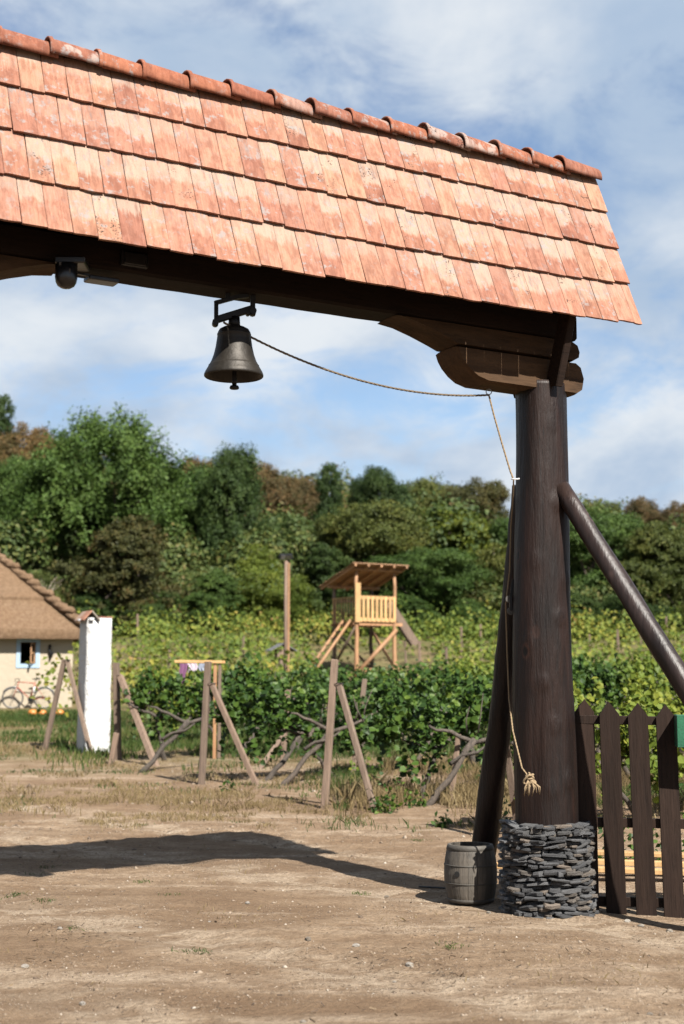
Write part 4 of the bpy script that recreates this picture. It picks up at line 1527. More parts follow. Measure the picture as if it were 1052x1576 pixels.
# left railing
MB().bar((-hx - 0.09, -hx, railz), (-hx - 0.09, hx, railz + 0.02), 0.06, 0.035).build('rail', M['pine'], tower)
for q in range(8):
    y = -hx + 0.1 + q * (W - 0.2) / 7
    MB().bar((-hx - 0.10, y, plat), (-hx - 0.10, y, railz), 0.05, 0.022, (1, 0, 0)).build('slat', M['pine'], tower)
for sx in (0, 1):
    a, b = ((hx + 0.07, -hx, railz - 0.05), (hx + 0.07, hx, railz - 0.05)) if sx == 0 else ((-hx, hx + 0.07, railz - 0.05), (hx, hx + 0.07, railz - 0.05))
    MB().bar(a, b, 0.05, 0.08).build('rail', M['greywood'], tower)
# roof: rafters under planks, high side to the front
yf, yb = -hx - 0.50, hx + 0.55
rfx = hx + 0.42
for q in range(5):
    x = -rfx + 0.12 + q * (2 * rfx - 0.24) / 4
    MB().bar((x, yf + 0.02, roofhi - 0.075), (x, yb - 0.03, rooflo - 0.075), 0.07, 0.09).build('rafter', M['larch'], tower)
for q in range(13):
    t0 = (q + 0.5) / 13
    y = yf + (yb - yf) * t0; z = roofhi + (rooflo - roofhi) * t0
    Mx = Matrix.Rotation(math.atan2(rooflo - roofhi, yb - yf), 3, 'X')
    MB().box((fr.uniform(-.03, .03), y, z), (2 * rfx, (yb - yf) / 13 - 0.008, 0.028), Mx).build('roof_plank', M['larch'], tower)
for (y, z) in ((-hx, roofhi - 0.21), (hx, rooflo - 0.03)):
    MB().tube([(-rfx + 0.1, y - 0.08, z), (rfx - 0.1, y - 0.08, z)], 0.055, 8).build('plate', M['larch'], tower)
# ladder on the left, sloping board on the right, cross braces
for o_ in (-0.28, 0.28):
    MB().tube([(-hx - 0.1 - 0.0, o_ - 0.35, plat + 0.1), (-hx - 2.25, o_ - 0.75, -0.35)], [0.05, 0.06], 8).build('ladder_rail', M['larch'], tower)
for q in range(9):
    t0 = (q + 0.7) / 9
    x = -hx - 0.1 - 2.15 * t0; z = plat + 0.1 - (plat + 0.45) * t0; y = -0.35 - 0.4 * t0
    MB().bar((x, y - 0.28, z), (x, y + 0.28, z), 0.07, 0.035).build('rung', M['greywood'], tower)
for o_ in (-0.25, 0.05):
    MB().bar((hx + 0.15, o_, railz - 0.1), (hx + 1.35, o_ - 0.15, railz - 1.75), 0.27, 0.03, (0, 1, 0.3)).build('slide_board', M['greywood'], tower)
MB().tube([(-hx, -hx - 0.10, 0.05), (hx + 0.05, -hx - 0.10, plat - 0.28)], [0.085, 0.075], 9, True, 0.05).build('brace', M['larch'], tower)
MB().tube([(-hx + 0.1, hx, plat - 0.3), (hx, hx, 0.2)], [0.05, 0.06], 8).build('brace', M['greywood'], tower)
MB().tube([(-hx - 0.05, -hx, plat - 0.2), (-hx - 0.05, hx, 0.25)], [0.05, 0.06], 8).build('brace', M['greywood'], tower)
MB().tube([(hx + 0.05, -hx, 0.2), (hx + 0.05, hx, plat - 0.3)], [0.05, 0.06], 8).build('brace', M['larch'], tower)
MB().tube([(-hx - 0.1, -hx - 0.08, 0.12), (-hx + 0.75, -hx - 0.08, 0.14)], 0.08, 8).build('sill', M['larch'], tower)
MB().tube([(hx - 0.35, -hx - 0.12, 0.0), (hx + 0.12, -hx - 0.05, 0.22)], 0.11, 8).build('sill', M['larch'], tower)

# ------------------------------------------------------------------ lamp pole, bird feeder, laundry
pb = GP(440, 45.5)
pole = empty('lamp_pole', pb)
tag(pole, 'tall timber pole with small floodlights on top left of the watchtower', 'pole')
ph = unproj(440, 862, 45.5).z - pb.z
MB().tube([(0, 0, -0.2), (0, 0, ph)], [0.095, 0.08], 10).build('shaft', M['greywood'], pole)
MB().bar((0.07, -0.08, -0.2), (0.07, -0.08, ph - 0.1), 0.07, 0.05, (0, 1, 0)).build('cable_duct', M['larch'], pole)
for dx, rz in ((-0.14, 0.5), (0.08, -0.3)):
    Mx = Matrix.Rotation(rz, 3, 'Z') @ Matrix.Rotation(0.5, 3, 'X')
    f = MB().box((dx, -0.1, ph + 0.1), (0.20, 0.12, 0.17), Mx, 0.01).bar((dx, 0, ph - 0.05), (dx, -0.06, ph + 0.06), 0.03, 0.03).build('floodlight', M['iron'], pole)
    MB().box(Vector((dx, -0.1, ph + 0.1)) + Mx @ Vector((0, -0.064, 0)), (0.16, 0.008, 0.13), Mx).build('lens', M['chrome'], f)
fp = GP(432, 47.0)
feeder = empty('bird_feeder', fp, R(20))
tag(feeder, 'small roofed bird feeder with grey shingles behind the lamp pole', 'bird feeder')
fz = unproj(432, 1003, 47.0).z - fp.z
MB().bar((0, 0, -0.1), (0, 0, fz), 0.12, 0.12).build('post', M['greywood'], feeder)
MB().box((0, 0, fz - 0.05), (0.35, 0.3, 0.25)).build('house', M['greywood'], feeder)
for s in (-1, 1):
    Mx = Matrix.Rotation(s * R(28), 3, 'Y')
    MB().box((s * 0.22, 0, fz + 0.15), (0.56, 0.6, 0.03), Mx).build('roof', M['shingle'], feeder)

ly = 27.5
la = unproj(268, 1018, ly); lb = unproj(346, 1019, ly)
rack = empty('laundry_rack', GP(335, ly))
tag(rack, 'pale wooden crossbar on a post used for hanging laundry', 'rack')
rl = Vector(rack.location)
MB().bar(la - rl, lb - rl, 0.06, 0.055, (0, 0, 1), 0.006).build('crossbar', M['pine'], rack)
for px in (331, 338):
    t = unproj(px, 1020, ly + 0.03)
    MB().bar((t.x - rl.x, t.y - rl.y, -0.1), t - rl - Vector((0, 0, .02)), 0.06, 0.06, (0.1, 1, 0), 0.006).build('post', M['larch'] if px == 331 else M['greywood'], rack)


def cloth(px, w, h, mat, lab, seed):
    t = unproj(px, 1021, ly - 0.035)
    rr = random.Random(seed)
    vs, fs = [], []
    nx, nz = 8, 8
    ph_ = rr.uniform(0, 6)
    for s_ in (0, 1):
        for j in range(nz + 1):
            for i in range(nx + 1):
                u = i / nx - 0.5; v = j / nz
                y = 0.022 * math.sin(u * 13 + ph_) * (0.3 + v) + 0.006 * s_
                vs.append((u * w * (1 - 0.25 * v) + 0.02 * math.sin(v * 5 + ph_), y, -v * h * (1 + 0.08 * math.sin(u * 6 + ph_))))
    m = (nx + 1) * (nz + 1)
    for j in range(nz):
        for i in range(nx):
            a = j * (nx + 1) + i
            fs.append((a, a + nx + 1, a + nx + 2, a + 1))
            fs.append((m + a, m + a + 1, m + a + nx + 2, m + a + nx + 1))
    mb = MB(); mb.add(vs, fs, True)
    tag(mb.build('garment', mat, None, t), lab, 'garment', 'laundry on the crossbar')


cloth(281, 0.16, 0.36, M['purple'], 'long purple garment hanging leftmost on the laundry bar', 1)
cloth(296, 0.18, 0.17, M['paisley'], 'pale patterned cloth hanging second on the laundry bar', 2)
cloth(310, 0.15, 0.14, M['bluecloth'], 'small grey-blue cloth hanging third on the laundry bar', 3)

# ------------------------------------------------------------------ white pillar
py0 = 29.2
pb = GP(143, py0)
pillar = empty('white_pillar', pb, R(28))
tag(pillar, 'tall whitewashed masonry pillar with a small tiled cap beside the thatched house', 'pillar')
PH = unproj(146, 952, py0).z - pb.z
vs, fs = [], []
n = 10
zz = np.linspace(-0.15, PH, 15)
rp = random.Random(4)
hw, hd = 0.25, 0.25
per = []
for k in range(4):
    for q in range(4):
        c = [(-1, -1), (1, -1), (1, 1), (-1, 1)]
        a, b = c[k], c[(k + 1) % 4]
        t = q / 4
        per.append((a[0] + (b[0] - a[0]) * t, a[1] + (b[1] - a[1]) * t))
for z in zz:
    kx = 1.06 - 0.05 * z / PH
    for (a, b) in per:
        vs.append((a * hw * kx + rp.uniform(-.010, .010) - 0.0 * z, b * hd * kx + rp.uniform(-.010, .010), z))
m = len(per)
for i in range(len(zz) - 1):
    for k in range(m):
        j = (k + 1) % m
        fs.append((i * m + k, i * m + j, (i + 1) * m + j, (i + 1) * m + k))
fs.append(tuple((len(zz) - 1) * m + i for i in range(m)))
mb = MB(); mb.add(vs, fs, True)
mb.build('shaft', M['lime'], pillar)
# small tiled cap: two tilted tiles over the left end, flat tile on the rest
for s, a in ((-1, 48), (1, 48)):
    Mx = Matrix.Rotation(s * R(a), 3, 'Y')
    MB().box((-0.19 + s * 0.085, -0.02, PH + 0.045), (0.27, 0.62, 0.03), Mx, 0.006).build('cap_tile', M['greyboard'] if s > 0 else M['tile'], pillar)
MB().box((-0.19, -0.25, PH - 0.03), (0.1, 0.16, 0.06), None, 0.01).build('cap_block', M['lime'], pillar)
for q in range(2):
    MB().box((0.07 + q * 0.14, 0.0, PH + 0.02), (0.13, 0.5, 0.03), Matrix.Rotation(0.06, 3, 'Y'), 0.006).build('cap_tile', M['tile'], pillar)
MB().lathe([(0.11, 0), (0.105, 0.04), (0.0, 0.05)], 10, (-0.29, -0.05, PH - 0.06)).build('cap_block', M['lime'], pillar)

# ------------------------------------------------------------------ thatched house
HYD = 48.0
hb = GP(110, HYD)
HR = R(12)
house = empty('thatched_house', hb, HR)
tag(house, 'clay plastered house with a thick thatched hip roof at the left edge', 'house')
WH, HL, HD_ = 2.72, 9.5, 5.5
wx, wz0 = -1.47, 0.0
zc = unproj(45, 1005, HYD - 0.3).z - hb.z
ow, oh = 0.25, 0.36
wl_ = MB()
th = 0.45


def wallbox(x0, x1, y0, y1, z0, z1):
    wl_.box(((x0 + x1) / 2, (y0 + y1) / 2, (z0 + z1) / 2), (x1 - x0, y1 - y0, z1 - z0))


wallbox(-HL, wx - ow, 0, th, -0.4, WH)
wallbox(wx + ow, 0, 0, th, -0.4, WH)
wallbox(wx - ow, wx + ow, 0, th, -0.4, zc - oh)
wallbox(wx - ow, wx + ow, 0, th, zc + oh, WH)
wallbox(-HL, -th, HD_ - th, HD_, -0.4, WH)
wallbox(-th, 0, th, HD_, -0.4, WH)
wallbox(-HL, -HL + th, th, HD_ - th, -0.4, WH)
wl_.build('wall', M['clay'], house)
win = empty('window', (0, 0, 0)); win.parent = house
bpy.data.objects.remove(win)
sur = MB()
bw_ = 0.135
sur.box((wx - ow - bw_ / 2, -0.012, zc), (bw_, 0.03, 2 * oh + 2 * bw_)).box((wx + ow + bw_ / 2, -0.012, zc), (bw_, 0.03, 2 * oh + 2 * bw_))
sur.box((wx, -0.012, zc + oh + bw_ / 2), (2 * ow, 0.03, bw_)).box((wx, -0.012, zc - oh - bw_ / 2), (2 * ow, 0.03, bw_))
win = sur.build('window', M['paleblue'], house)
sh = MB()
Mx = Matrix.Rotation(R(62), 3, 'Z')
cx = Vector((wx + ow - 0.03, 0.05, zc))
d_ = Mx @ Vector((-1, 0, 0))
for q in (0.02, 0.26):
    sh.bar(cx + d_ * q + Vector((0, 0, -oh + .02)), cx + d_ * q + Vector((0, 0, oh - .02)), 0.045, 0.035)
for z in (-oh + .04, 0.0, oh - .04):
    sh.bar(cx + d_ * 0.0 + Vector((0, 0, z)), cx + d_ * 0.28 + Vector((0, 0, z)), 0.03, 0.045)
sh.build('sash', M['larch'], win)
MB().box((wx + 0.02, -0.03, zc - oh - bw_ - 0.05), (0.05, 0.03, 0.14)).build('catch', M['iron'], win)
hk = MB()
hx0 = -0.76
hk.tube([(hx0, -0.03, zc + 0.27), (hx0 - 0.02, -0.08, zc + 0.1), (hx0 + 0.03, -0.06, zc - 0.02), (hx0 + 0.01, -0.05, zc - 0.22)], [0.04, 0.045, 0.06, 0.035], 8)
hk.box((hx0 + 0.06, -0.06, zc - 0.02), (0.12, 0.05, 0.1), None, 0.01)
hk.build('wall_hook', M['iron'], house)
# roof
ex, ey, ez = 0.32, -0.55, WH - 0.16
half = (HD_ + 1.1) / 2
pitch = 0.86
rzt = ez + half * pitch
rx = ex - half * 1.0
yc = ey + half


def roof_surface():
    mb = MB()
    rr = random.Random(9)
    nu, nv = 46, 20
    XL = -HL - 0.5
    # front slope in two thatch layers with a small step
    def front(v0, v1, lift):
        vs, fs = [], []
        for j in range(nv + 1):
            v = v0 + (v1 - v0) * j / nv
            xr = ex + (rx - ex) * v
            for i in range(nu + 1):
                x = XL + (xr - XL) * i / nu
                y = ey + half * v
                z = ez + half * pitch * v + lift + 0.05 * float(fbm(x * 1.3, v * 6, 3, 77))
                vs.append((x, y - lift * 0.6, z))
        for j in range(nv):
            for i in range(nu):
                a = j * (nu + 1) + i
                fs.append((a, a + 1, a + nu + 2, a + nu + 1))
        b = len(vs)
        # thick butt edge at the bottom of the layer
        for i in range(nu + 1):
            x, y, z = vs[i]
            vs.append((x, y + 0.10, z - 0.30 if v0 == 0 else z - 0.14))
        for i in range(nu):
            fs.append((b + i, b + i + 1, i + 1, i))
        mb.add(vs, fs, True)
    front(0.0, 0.42, 0.0)
    front(0.37, 1.0, 0.07)
    # hip on the right
    vs, fs = [], []
    for j in range(nv + 1):
        v = j / nv
        for i in range(13):
            u = i / 12
            y0, y1 = ey + half * v, HD_ + 0.55 - half * v
            vs.append((ex + (rx - ex) * v, y0 + (y1 - y0) * u, ez + half * pitch * v + 0.04 + 0.04 * float(fbm(u * 6, v * 6, 3, 79))))
    for j in range(nv):
        for i in range(12):
            a = j * 13 + i
            fs.append((a, a + 1, a + 14, a + 13))
    b = len(vs)
    for i in range(13):
        x, y, z = vs[i]
        vs.append((x - 0.1, y, z - 0.30))
    for i in range(12):
        fs.append((b + i, b + i + 1, i + 1, i))
    mb.add(vs, fs, True)
    # back slope and soffit
    mb.add([(XL, HD_ + 0.55, ez), (ex, HD_ + 0.55, ez), (rx, yc, rzt + 0.06), (XL, yc, rzt + 0.06)], [(1, 0, 3, 2)])
    mb.add([(XL, ey + 0.08, ez - 0.22), (ex - 0.08, ey + 0.08, ez - 0.22), (ex - 0.08, HD_ + 0.5, ez - 0.22), (XL, HD_ + 0.5, ez - 0.22)], [(3, 2, 1, 0)])
    mb.add([(XL, ey, ez), (XL, HD_ + 0.55, ez), (XL, yc, rzt)], [(2, 1, 0)])
    return mb


roof_t = roof_surface().build('roof', M['thatch'], house)
for q in range(14):
    v0, v1 = (q - 0.35) / 14, (q + 1.05) / 14
    p0 = Vector((ex + (rx - ex) * v0, ey + half * v0, ez + half * pitch * v0 + 0.0))
    p1 = Vector((ex + (rx - ex) * v1, ey + half * v1, ez + half * pitch * v1 + 0.10))
    d_ = (p1 - p0)
    flat = Vector((d_.x, d_.y, d_.z * (0.34 + 0.16 * math.sin(q * 2.3))))
    s0_ = p1 - flat * 1.25
    MB().tube([s0_ + Vector((0, 0, -0.02)), s0_ + flat * 0.25 + Vector((0, 0, 0.03)), s0_ + flat * 0.9, s0_ + flat * 1.4], [0.07, 0.125, 0.13, 0.10], 10, True, 0.15, q).build('thatch_bundle', M['thatch'], roof_t)
for q in range(12):
    x0 = rx - q * 0.55
    MB().tube([(x0 + 0.1, yc, rzt + 0.10), (x0 - 0.3, yc, rzt + 0.13), (x0 - 0.65, yc, rzt + 0.06)], [0.16, 0.2, 0.13], 9, True, 0.08, q).build('thatch_bundle', M['thatch'], roof_t)

# ------------------------------------------------------------------ bicycles, pumpkins


def bicycle(loc, rz, label):
    root = empty('bicycle', loc, rz)
    tag(root, label, 'bicycle', 'bicycles leaning on the house wall')
    WB, r = 1.02, 0.335
    for x in (-WB / 2, WB / 2):
        t = MB().tube([(x + r * math.cos(a), 0, r + r * math.sin(a)) for a in np.linspace(0, 6.2832, 33)], 0.017, 6, False).build('wheel', M['rubber'], root)
        MB().tube([(x + (r - .025) * math.cos(a), 0, r + (r - .025) * math.sin(a)) for a in np.linspace(0, 6.2832, 33)], 0.009, 5, False).build('rim', M['chrome'], t)
        s = MB()
        for q in range(14):
            a = 6.2832 * q / 14
            s.tube([(x, 0.02 * (-1) ** q, r), (x + (r - .02) * math.cos(a), 0, r + (r - .02) * math.sin(a))], 0.0022, 4, False)
        s.tube([(x, -0.04, r), (x, 0.04, r)], 0.02, 8)
        s.build('spokes', M['chrome'], t)
    fr_ = MB()
    head_t, head_b = Vector((-0.33, 0, 0.86)), Vector((-0.37, 0, 0.70))
    seat_t, bbk = Vector((0.20, 0, 0.86)), Vector((0.06, 0, 0.29))
    hubr, hubf = Vector((WB / 2, 0, r)), Vector((-WB / 2, 0, r))
    fr_.tube([head_t, head_b], 0.018, 8).tube([head_t, seat_t - Vector((.012, 0, .04))], 0.015, 8).tube([head_b, bbk], 0.017, 8).tube([seat_t, bbk], 0.015, 8)
    for s in (-1, 1):
        fr_.tube([bbk, hubr + Vector((0, s * .05, 0))], 0.009, 6).tube([seat_t - Vector((.02, 0, .05)), hubr + Vector((0, s * .05, 0))], 0.008, 6)
        fr_.tube([head_b, head_b + Vector((-.04, s * .045, -.12)), hubf + Vector((0, s * .045, 0))], 0.010, 6)
    fr_.build('frame', M['orange_metal'], root)
    MB().tube([(-0.32, 0, 0.86), (-0.30, 0, 0.95), (-0.34, 0, 0.98)], 0.012, 6).tube([(-0.30, -0.22, 0.96), (-0.36, -0.2, 0.97), (-0.37, 0, 0.97), (-0.36, 0.2, 0.97), (-0.30, 0.22, 0.96)], 0.013, 6).tube([(-0.36, -0.2, 0.97), (-0.44, -0.2, 0.95), (-0.45, -0.2, 0.87)], 0.012, 6).build('handlebar', M['iron'], root)
    MB().tube([(0.21, 0, 0.86), (0.225, 0, 0.95)], 0.012, 6).tube([(0.10, 0, 0.96), (0.2, 0, 0.965), (0.30, 0, 0.975), (0.36, 0, 0.97)], [0.02, 0.04, 0.07, 0.05], 8, oval=0.5).build('saddle', M['iron'], root)
    MB().tube([(0.06, -0.06, 0.29), (0.06, 0.06, 0.29)], 0.085, 16).bar((0.06, -0.07, 0.29), (0.17, -0.07, 0.17), 0.02, 0.02).bar((0.17, -0.15, 0.17), (0.17, -0.06, 0.17), 0.06, 0.02).build('crank', M['iron'], root)
    MB().tube([(0.155, 0, 0.50), (0.20, 0, 0.70)], 0.045, 10).build('bottle', M['white'], root)
    for x in (-WB / 2, WB / 2):
        MB().tube([(x + (r + .03) * math.cos(a), 0, r + (r + .03) * math.sin(a)) for a in np.linspace(0.5, 2.6, 12)], 0.02, 5, oval=0.4).build('mudguard', M['chrome'], root)
    return root


Hm = Matrix.Translation(hb) @ Matrix.Rotation(HR, 4, 'Z')
for lx, lab in ((-1.42, 'orange-red bicycle with a white bottle leaning on the clay wall'), (-3.22, 'second bicycle at the left picture edge, only its wheel in view')):
    p = Hm @ Vector((lx, -0.30, 0))
    bicycle((p.x, p.y, gz(p.x, p.y)), HR, lab)


def pumpkin_mesh(seed):
    rr = random.Random(seed)
    vs, fs = [], []
    n, m = 30, 11
    for j in range(m + 1):
        t = math.pi * j / m
        for k in range(n):
            a = 2 * math.pi * k / n
            rib = 1 - 0.10 * abs(math.sin(a * 5)) ** 0.6 if False else 1 - 0.08 * (0.5 + 0.5 * math.cos(a * 10))
            r = math.sin(t) * rib
            z = math.cos(t) * 0.78 - 0.12 * math.exp(-(math.sin(t) / 0.3) ** 2) * math.copysign(1, math.cos(t))
            vs.append((r * math.cos(a), r * math.sin(a), z + 0.7))
    for j in range(m):
        for k in range(n):
            q = (k + 1) % n
            fs.append((j * n + q, j * n + k, (j + 1) * n + k, (j + 1) * n + q))
    mb = MB(); mb.add(vs, fs, True)
    return mb.mesh('skin', M['pumpkin'])


pm = pumpkin_mesh(0)
for px, r, lab in ((50, 0.145, 'leftmost orange pumpkin on the grass in front of the bicycle'), (65, 0.13, 'middle orange pumpkin on the grass by the crooked trellis pole'), (91, 0.14, 'rightmost orange pumpkin beside the white pillar')):
    p = GP(px, 42.5)
    root = empty('pumpkin', p)
    tag(root, lab, 'pumpkin', 'pumpkins on the grass')
    link('skin', pm, root).scale = (r, r, r)
    MB().tube([(0, 0, r * 1.25), (0.01, 0, r * 1.6), (0.03, 0, r * 1.75)], [0.02, 0.014, 0.012], 6).build('stalk', M['stalk'], root)

# ------------------------------------------------------------------ trees
QUAD = np.array([(0, -0.6), (0.42, 0.0), (0, 0.6), (-0.42, 0.0)])
DIA = np.array([(0, -0.6), (0.36, -0.1), (0.25, 0.3), (0, 0.6), (-0.25, 0.3), (-0.36, -0.1)])


def crown_mesh(seed, lobes, n_clump, per, leaf, mat, spike=0.0, spread=0.55, name='crown'):
    g = np.random.default_rng(seed)
    lob = np.array(lobes, float)           # x, y, z, rx, ry, rz
    w = (lob[:, 3] * lob[:, 4] + lob[:, 4] * lob[:, 5] + lob[:, 3] * lob[:, 5])
    li = g.choice(len(lob), n_clump, p=w / w.sum())
    d = g.normal(size=(n_clump, 3)); d /= np.linalg.norm(d, axis=1, keepdims=True)
    d[:, 2] = np.where(d[:, 2] < -0.5, -d[:, 2], d[:, 2])
    rad = g.uniform(0.60, 1.06, n_clump) ** 0.7
    cc = lob[li, :3] + d * lob[li, 3:6] * rad[:, None]
    idx = np.repeat(np.arange(n_clump), per)
    N = len(idx)
    sg = spread * g.uniform(0.6, 1.3, n_clump)[idx][:, None]
    off = np.clip(g.normal(size=(N, 3)), -1.7, 1.7) * sg * np.array([1, 1, 0.7])
    if spike:
        up = d[idx] * np.minimum(np.abs(g.normal(size=(N, 1))), 1.8) * spike + np.array([0, 0, 1]) * np.minimum(np.abs(g.normal(size=(N, 1))), 1.8) * spike * 0.8
        off = off * 0.6 + up
    C = cc[idx] + off
    V, k = leaves(C, leaf, 0.25, g, QUAD, out=d[idx] * 1.1, aspect=1.0)
    return npmesh(name, V, k, mat)


def trunk_mesh(seed, h, r, lobes):
    rr = random.Random(seed)
    mb = MB()
    pts = [Vector((0, 0, -0.4))]
    for i in range(6):
        pts.append(Vector((rr.uniform(-.15, .15) * i * .3, rr.uniform(-.15, .15) * i * .3, h * (i + 1) / 6)))
    mb.tube(pts, [r * (1.25 - 0.15 * i) for i in range(7)], 8, True, 0.08, seed)
    for l in lobes:
        s = pts[rr.randrange(2, 6)]
        e = Vector(l[:3])
        mid = (s + e) / 2 + Vector((rr.uniform(-.3, .3), rr.uniform(-.3, .3), -0.2))
        mb.tube([s, mid, e], [r * 0.5, r * 0.32, r * 0.1], 6)
    return mb.mesh('trunk', M['bark'])


def make_lobes(seed, kind):
    rr = random.Random(seed)
    L = []
    if kind == 'round':
        L.append((0, 0, 6.0, 3.0, 3.0, 2.9))
        for i in range(12):
            a = rr.uniform(0, 6.28); q = rr.uniform(1.4, 3.0)
            L.append((q * math.cos(a), q * math.sin(a), rr.uniform(2.6, 8.0), rr.uniform(1.0, 1.8), rr.uniform(1.0, 1.8), rr.uniform(0.9, 1.5)))
    elif kind == 'tall':
        L.append((0, 0, 5.5, 2.4, 2.4, 3.6))
        for i in range(15):
            a = rr.uniform(0, 6.28); z = rr.uniform(1.8, 9.3); q = rr.uniform(0.5, 2.8) * (1.1 - 0.075 * z)
            L.append((q * math.cos(a), q * math.sin(a), z, rr.uniform(0.8, 1.4), rr.uniform(0.8, 1.4), rr.uniform(0.9, 1.6)))
    elif kind == 'shrub':
        for i in range(14):
            a = rr.uniform(0, 6.28); q = rr.uniform(0.0, 3.3)
            L.append((q * math.cos(a), q * math.sin(a), rr.uniform(0.8, 6.5) * (1 - q * 0.15), rr.uniform(1.1, 2.0), rr.uniform(1.1, 2.0), rr.uniform(1.0, 1.9)))
    elif kind == 'cone':
        for i in range(11):
            z = 2.0 + i * 0.75
            q = 0.9 * (1 - i / 13)
            a = rr.uniform(0, 6.28)
            w = 2.5 * (1 - i / 14) + 0.5
            L.append((q * math.cos(a), q * math.sin(a), z, w * .8, w * .8, 0.9))
    return L


protos = {}
for key, kind, seed, ncl, per, leaf, spike, spread in (
        ('round', 'round', 1, 560, 84, 0.142, 0.0, 0.33), ('round2', 'round', 5, 580, 82, 0.14, 0.0, 0.32), ('tall', 'tall', 2, 580, 82, 0.14, 0.50, 0.30),
        ('ash', 'round', 12, 660, 84, 0.135, 0.55, 0.28), ('shrub', 'shrub', 3, 560, 84, 0.138, 0.05, 0.33), ('shrub2', 'shrub', 8, 560, 82, 0.138, 0.0, 0.32), ('cone', 'cone', 4, 480, 80, 0.135, 0.14, 0.30)):
    lb_ = make_lobes(seed, kind)
    protos[key] = (trunk_mesh(seed, 6.5, 0.24, lb_[:8]), crown_mesh(seed, lb_, ncl, per, leaf, M['leaf_mid'], spike, spread))

# (column, distance, top row in the picture, half width in pixels, shape, foliage, label)
trees = [
    (160, 84, 632, 120, 'ash', 'leaf_fresh', 'tallest fresh green feathery tree rising above the thatched house', 'tree'),
    (30, 88, 668, 85, 'round', 'leaf_mid', 'mid green tree at the left edge behind the thatch', 'tree'),
    (205, 73, 765, 105, 'shrub', 'leaf_bronze', 'bronze-green bushy tree directly behind the white pillar', 'tree'),
    (300, 90, 692, 95, 'round2', 'leaf_mid', 'rounded green tree right of the tallest feathery tree', 'tree'),
    (355, 86, 712, 70, 'tall', 'leaf_dark', 'dark green tree left of the lamp pole', 'tree'),
    (60, 70, 850, 55, 'shrub2', 'leaf_olive', 'olive shrub behind the thatch hip', 'shrub'),
    (395, 74, 800, 70, 'shrub2', 'leaf_lime', 'lime green bushy growth just left of the lamp pole', 'shrub'),
    (330, 72, 860, 60, 'shrub', 'leaf_mid', 'low green shrub above the vines left of the lamp pole', 'shrub'),
    (455, 72, 858, 55, 'shrub2', 'leaf_lime', 'lime green shrub between the lamp pole and the watchtower', 'shrub'),
    (505, 95, 722, 50, 'cone', 'leaf_dark', 'dark green narrow tree above the watchtower roof', 'tree'),
    (578, 98, 696, 48, 'round2', 'leaf_dark', 'dark dense tree standing highest on the skyline at centre', 'tree'),
    (575, 79, 745, 100, 'round', 'leaf_olive', 'large olive green tree right behind the watchtower', 'tree'),
    (500, 73, 815, 70, 'shrub', 'leaf_dark', 'dark green shrub behind the watchtower deck', 'shrub'),
    (690, 84, 750, 105, 'shrub', 'leaf_lime', 'broad yellow-green tree left of the gate post', 'tree'),
    (655, 73, 830, 85, 'round2', 'leaf_mid', 'mid green tree right of the watchtower', 'tree'),
    (760, 76, 800, 75, 'shrub2', 'leaf_olive', 'olive green tree partly behind the gate post', 'tree'),
    (835, 82, 760, 80, 'round', 'leaf_mid', 'green tree mostly hidden behind the gate post', 'tree'),
    (915, 76, 765, 85, 'round2', 'leaf_mid', 'green tree just right of the gate post above the fence', 'tree'),
    (1010, 74, 775, 85, 'shrub', 'leaf_olive', 'golden-tinged tree at the right edge above the slanted log', 'tree'),
    (1085, 76, 790, 80, 'round', 'leaf_olive', 'olive tree cut by the right picture edge', 'tree'),
    (960, 70, 890, 70, 'shrub2', 'leaf_dark', 'dark shrub behind the slanted log brace', 'shrub'),
    (880, 69, 900, 60, 'shrub', 'leaf_dark', 'dark shrub touching the right side of the gate post', 'shrub'),
    (720, 70, 905, 65, 'shrub2', 'leaf_mid', 'low green shrub at the vineyard top left of the gate post', 'shrub'),
    (640, 70, 925, 50, 'shrub', 'leaf_mid', 'low green shrub behind the grey sloping board of the tower', 'shrub'),
    (560, 71, 900, 55, 'shrub2', 'leaf_dark', 'dark low shrub seen through the tower stilts', 'shrub'),
    (130, 71, 900, 60, 'shrub', 'leaf_dark', 'dark shrub directly above the white pillar top', 'shrub'),
    (255, 71, 890, 65, 'shrub2', 'leaf_dark', 'dark shrub above the vines right of the white pillar', 'shrub'),
    (440, 92, 770, 60, 'round', 'leaf_dark', 'dark tree behind the lamp pole top', 'tree'),
    (405, 104, 692, 52, 'round2', 'leaf_rust', 'rusty brown tree on the skyline above the lamp pole', 'tree'),
    (462, 106, 708, 42, 'round', 'leaf_rust', 'smaller rusty brown tree on the skyline right of the lamp pole', 'tree'),
    (300, 110, 676, 44, 'round', 'leaf_rust', 'rusty brown crown peeking over the rounded green tree', 'tree'),
    (30, 112, 628, 52, 'round2', 'leaf_rust', 'rusty brown tree on the skyline at the left edge', 'tree'),
    (-5, 120, 618, 22, 'cone', 'leaf_dark', 'dark conifer on the skyline at the extreme left', 'tree'),
    (95, 115, 640, 45, 'round', 'leaf_olive', 'olive tree on the skyline left of the feathery tree', 'tree'),
    (990, 112, 742, 36, 'round', 'leaf_rust', 'brown thin tree on the skyline at the right', 'tree'),
    (1045, 110, 756, 38, 'round2', 'leaf_rust', 'rusty tree on the skyline at the right edge', 'tree'),
    (655, 112, 712, 60, 'round', 'leaf_olive', 'olive tree on the skyline left of the gate post', 'tree'),
    (735, 110, 718, 52, 'round2', 'leaf_bronze', 'bronze tree on the skyline touching the gate post', 'tree'),
    (925, 110, 748, 50, 'round', 'leaf_olive', 'olive tree on the skyline just right of the gate post', 'tree'),
]
tr = random.Random(17)
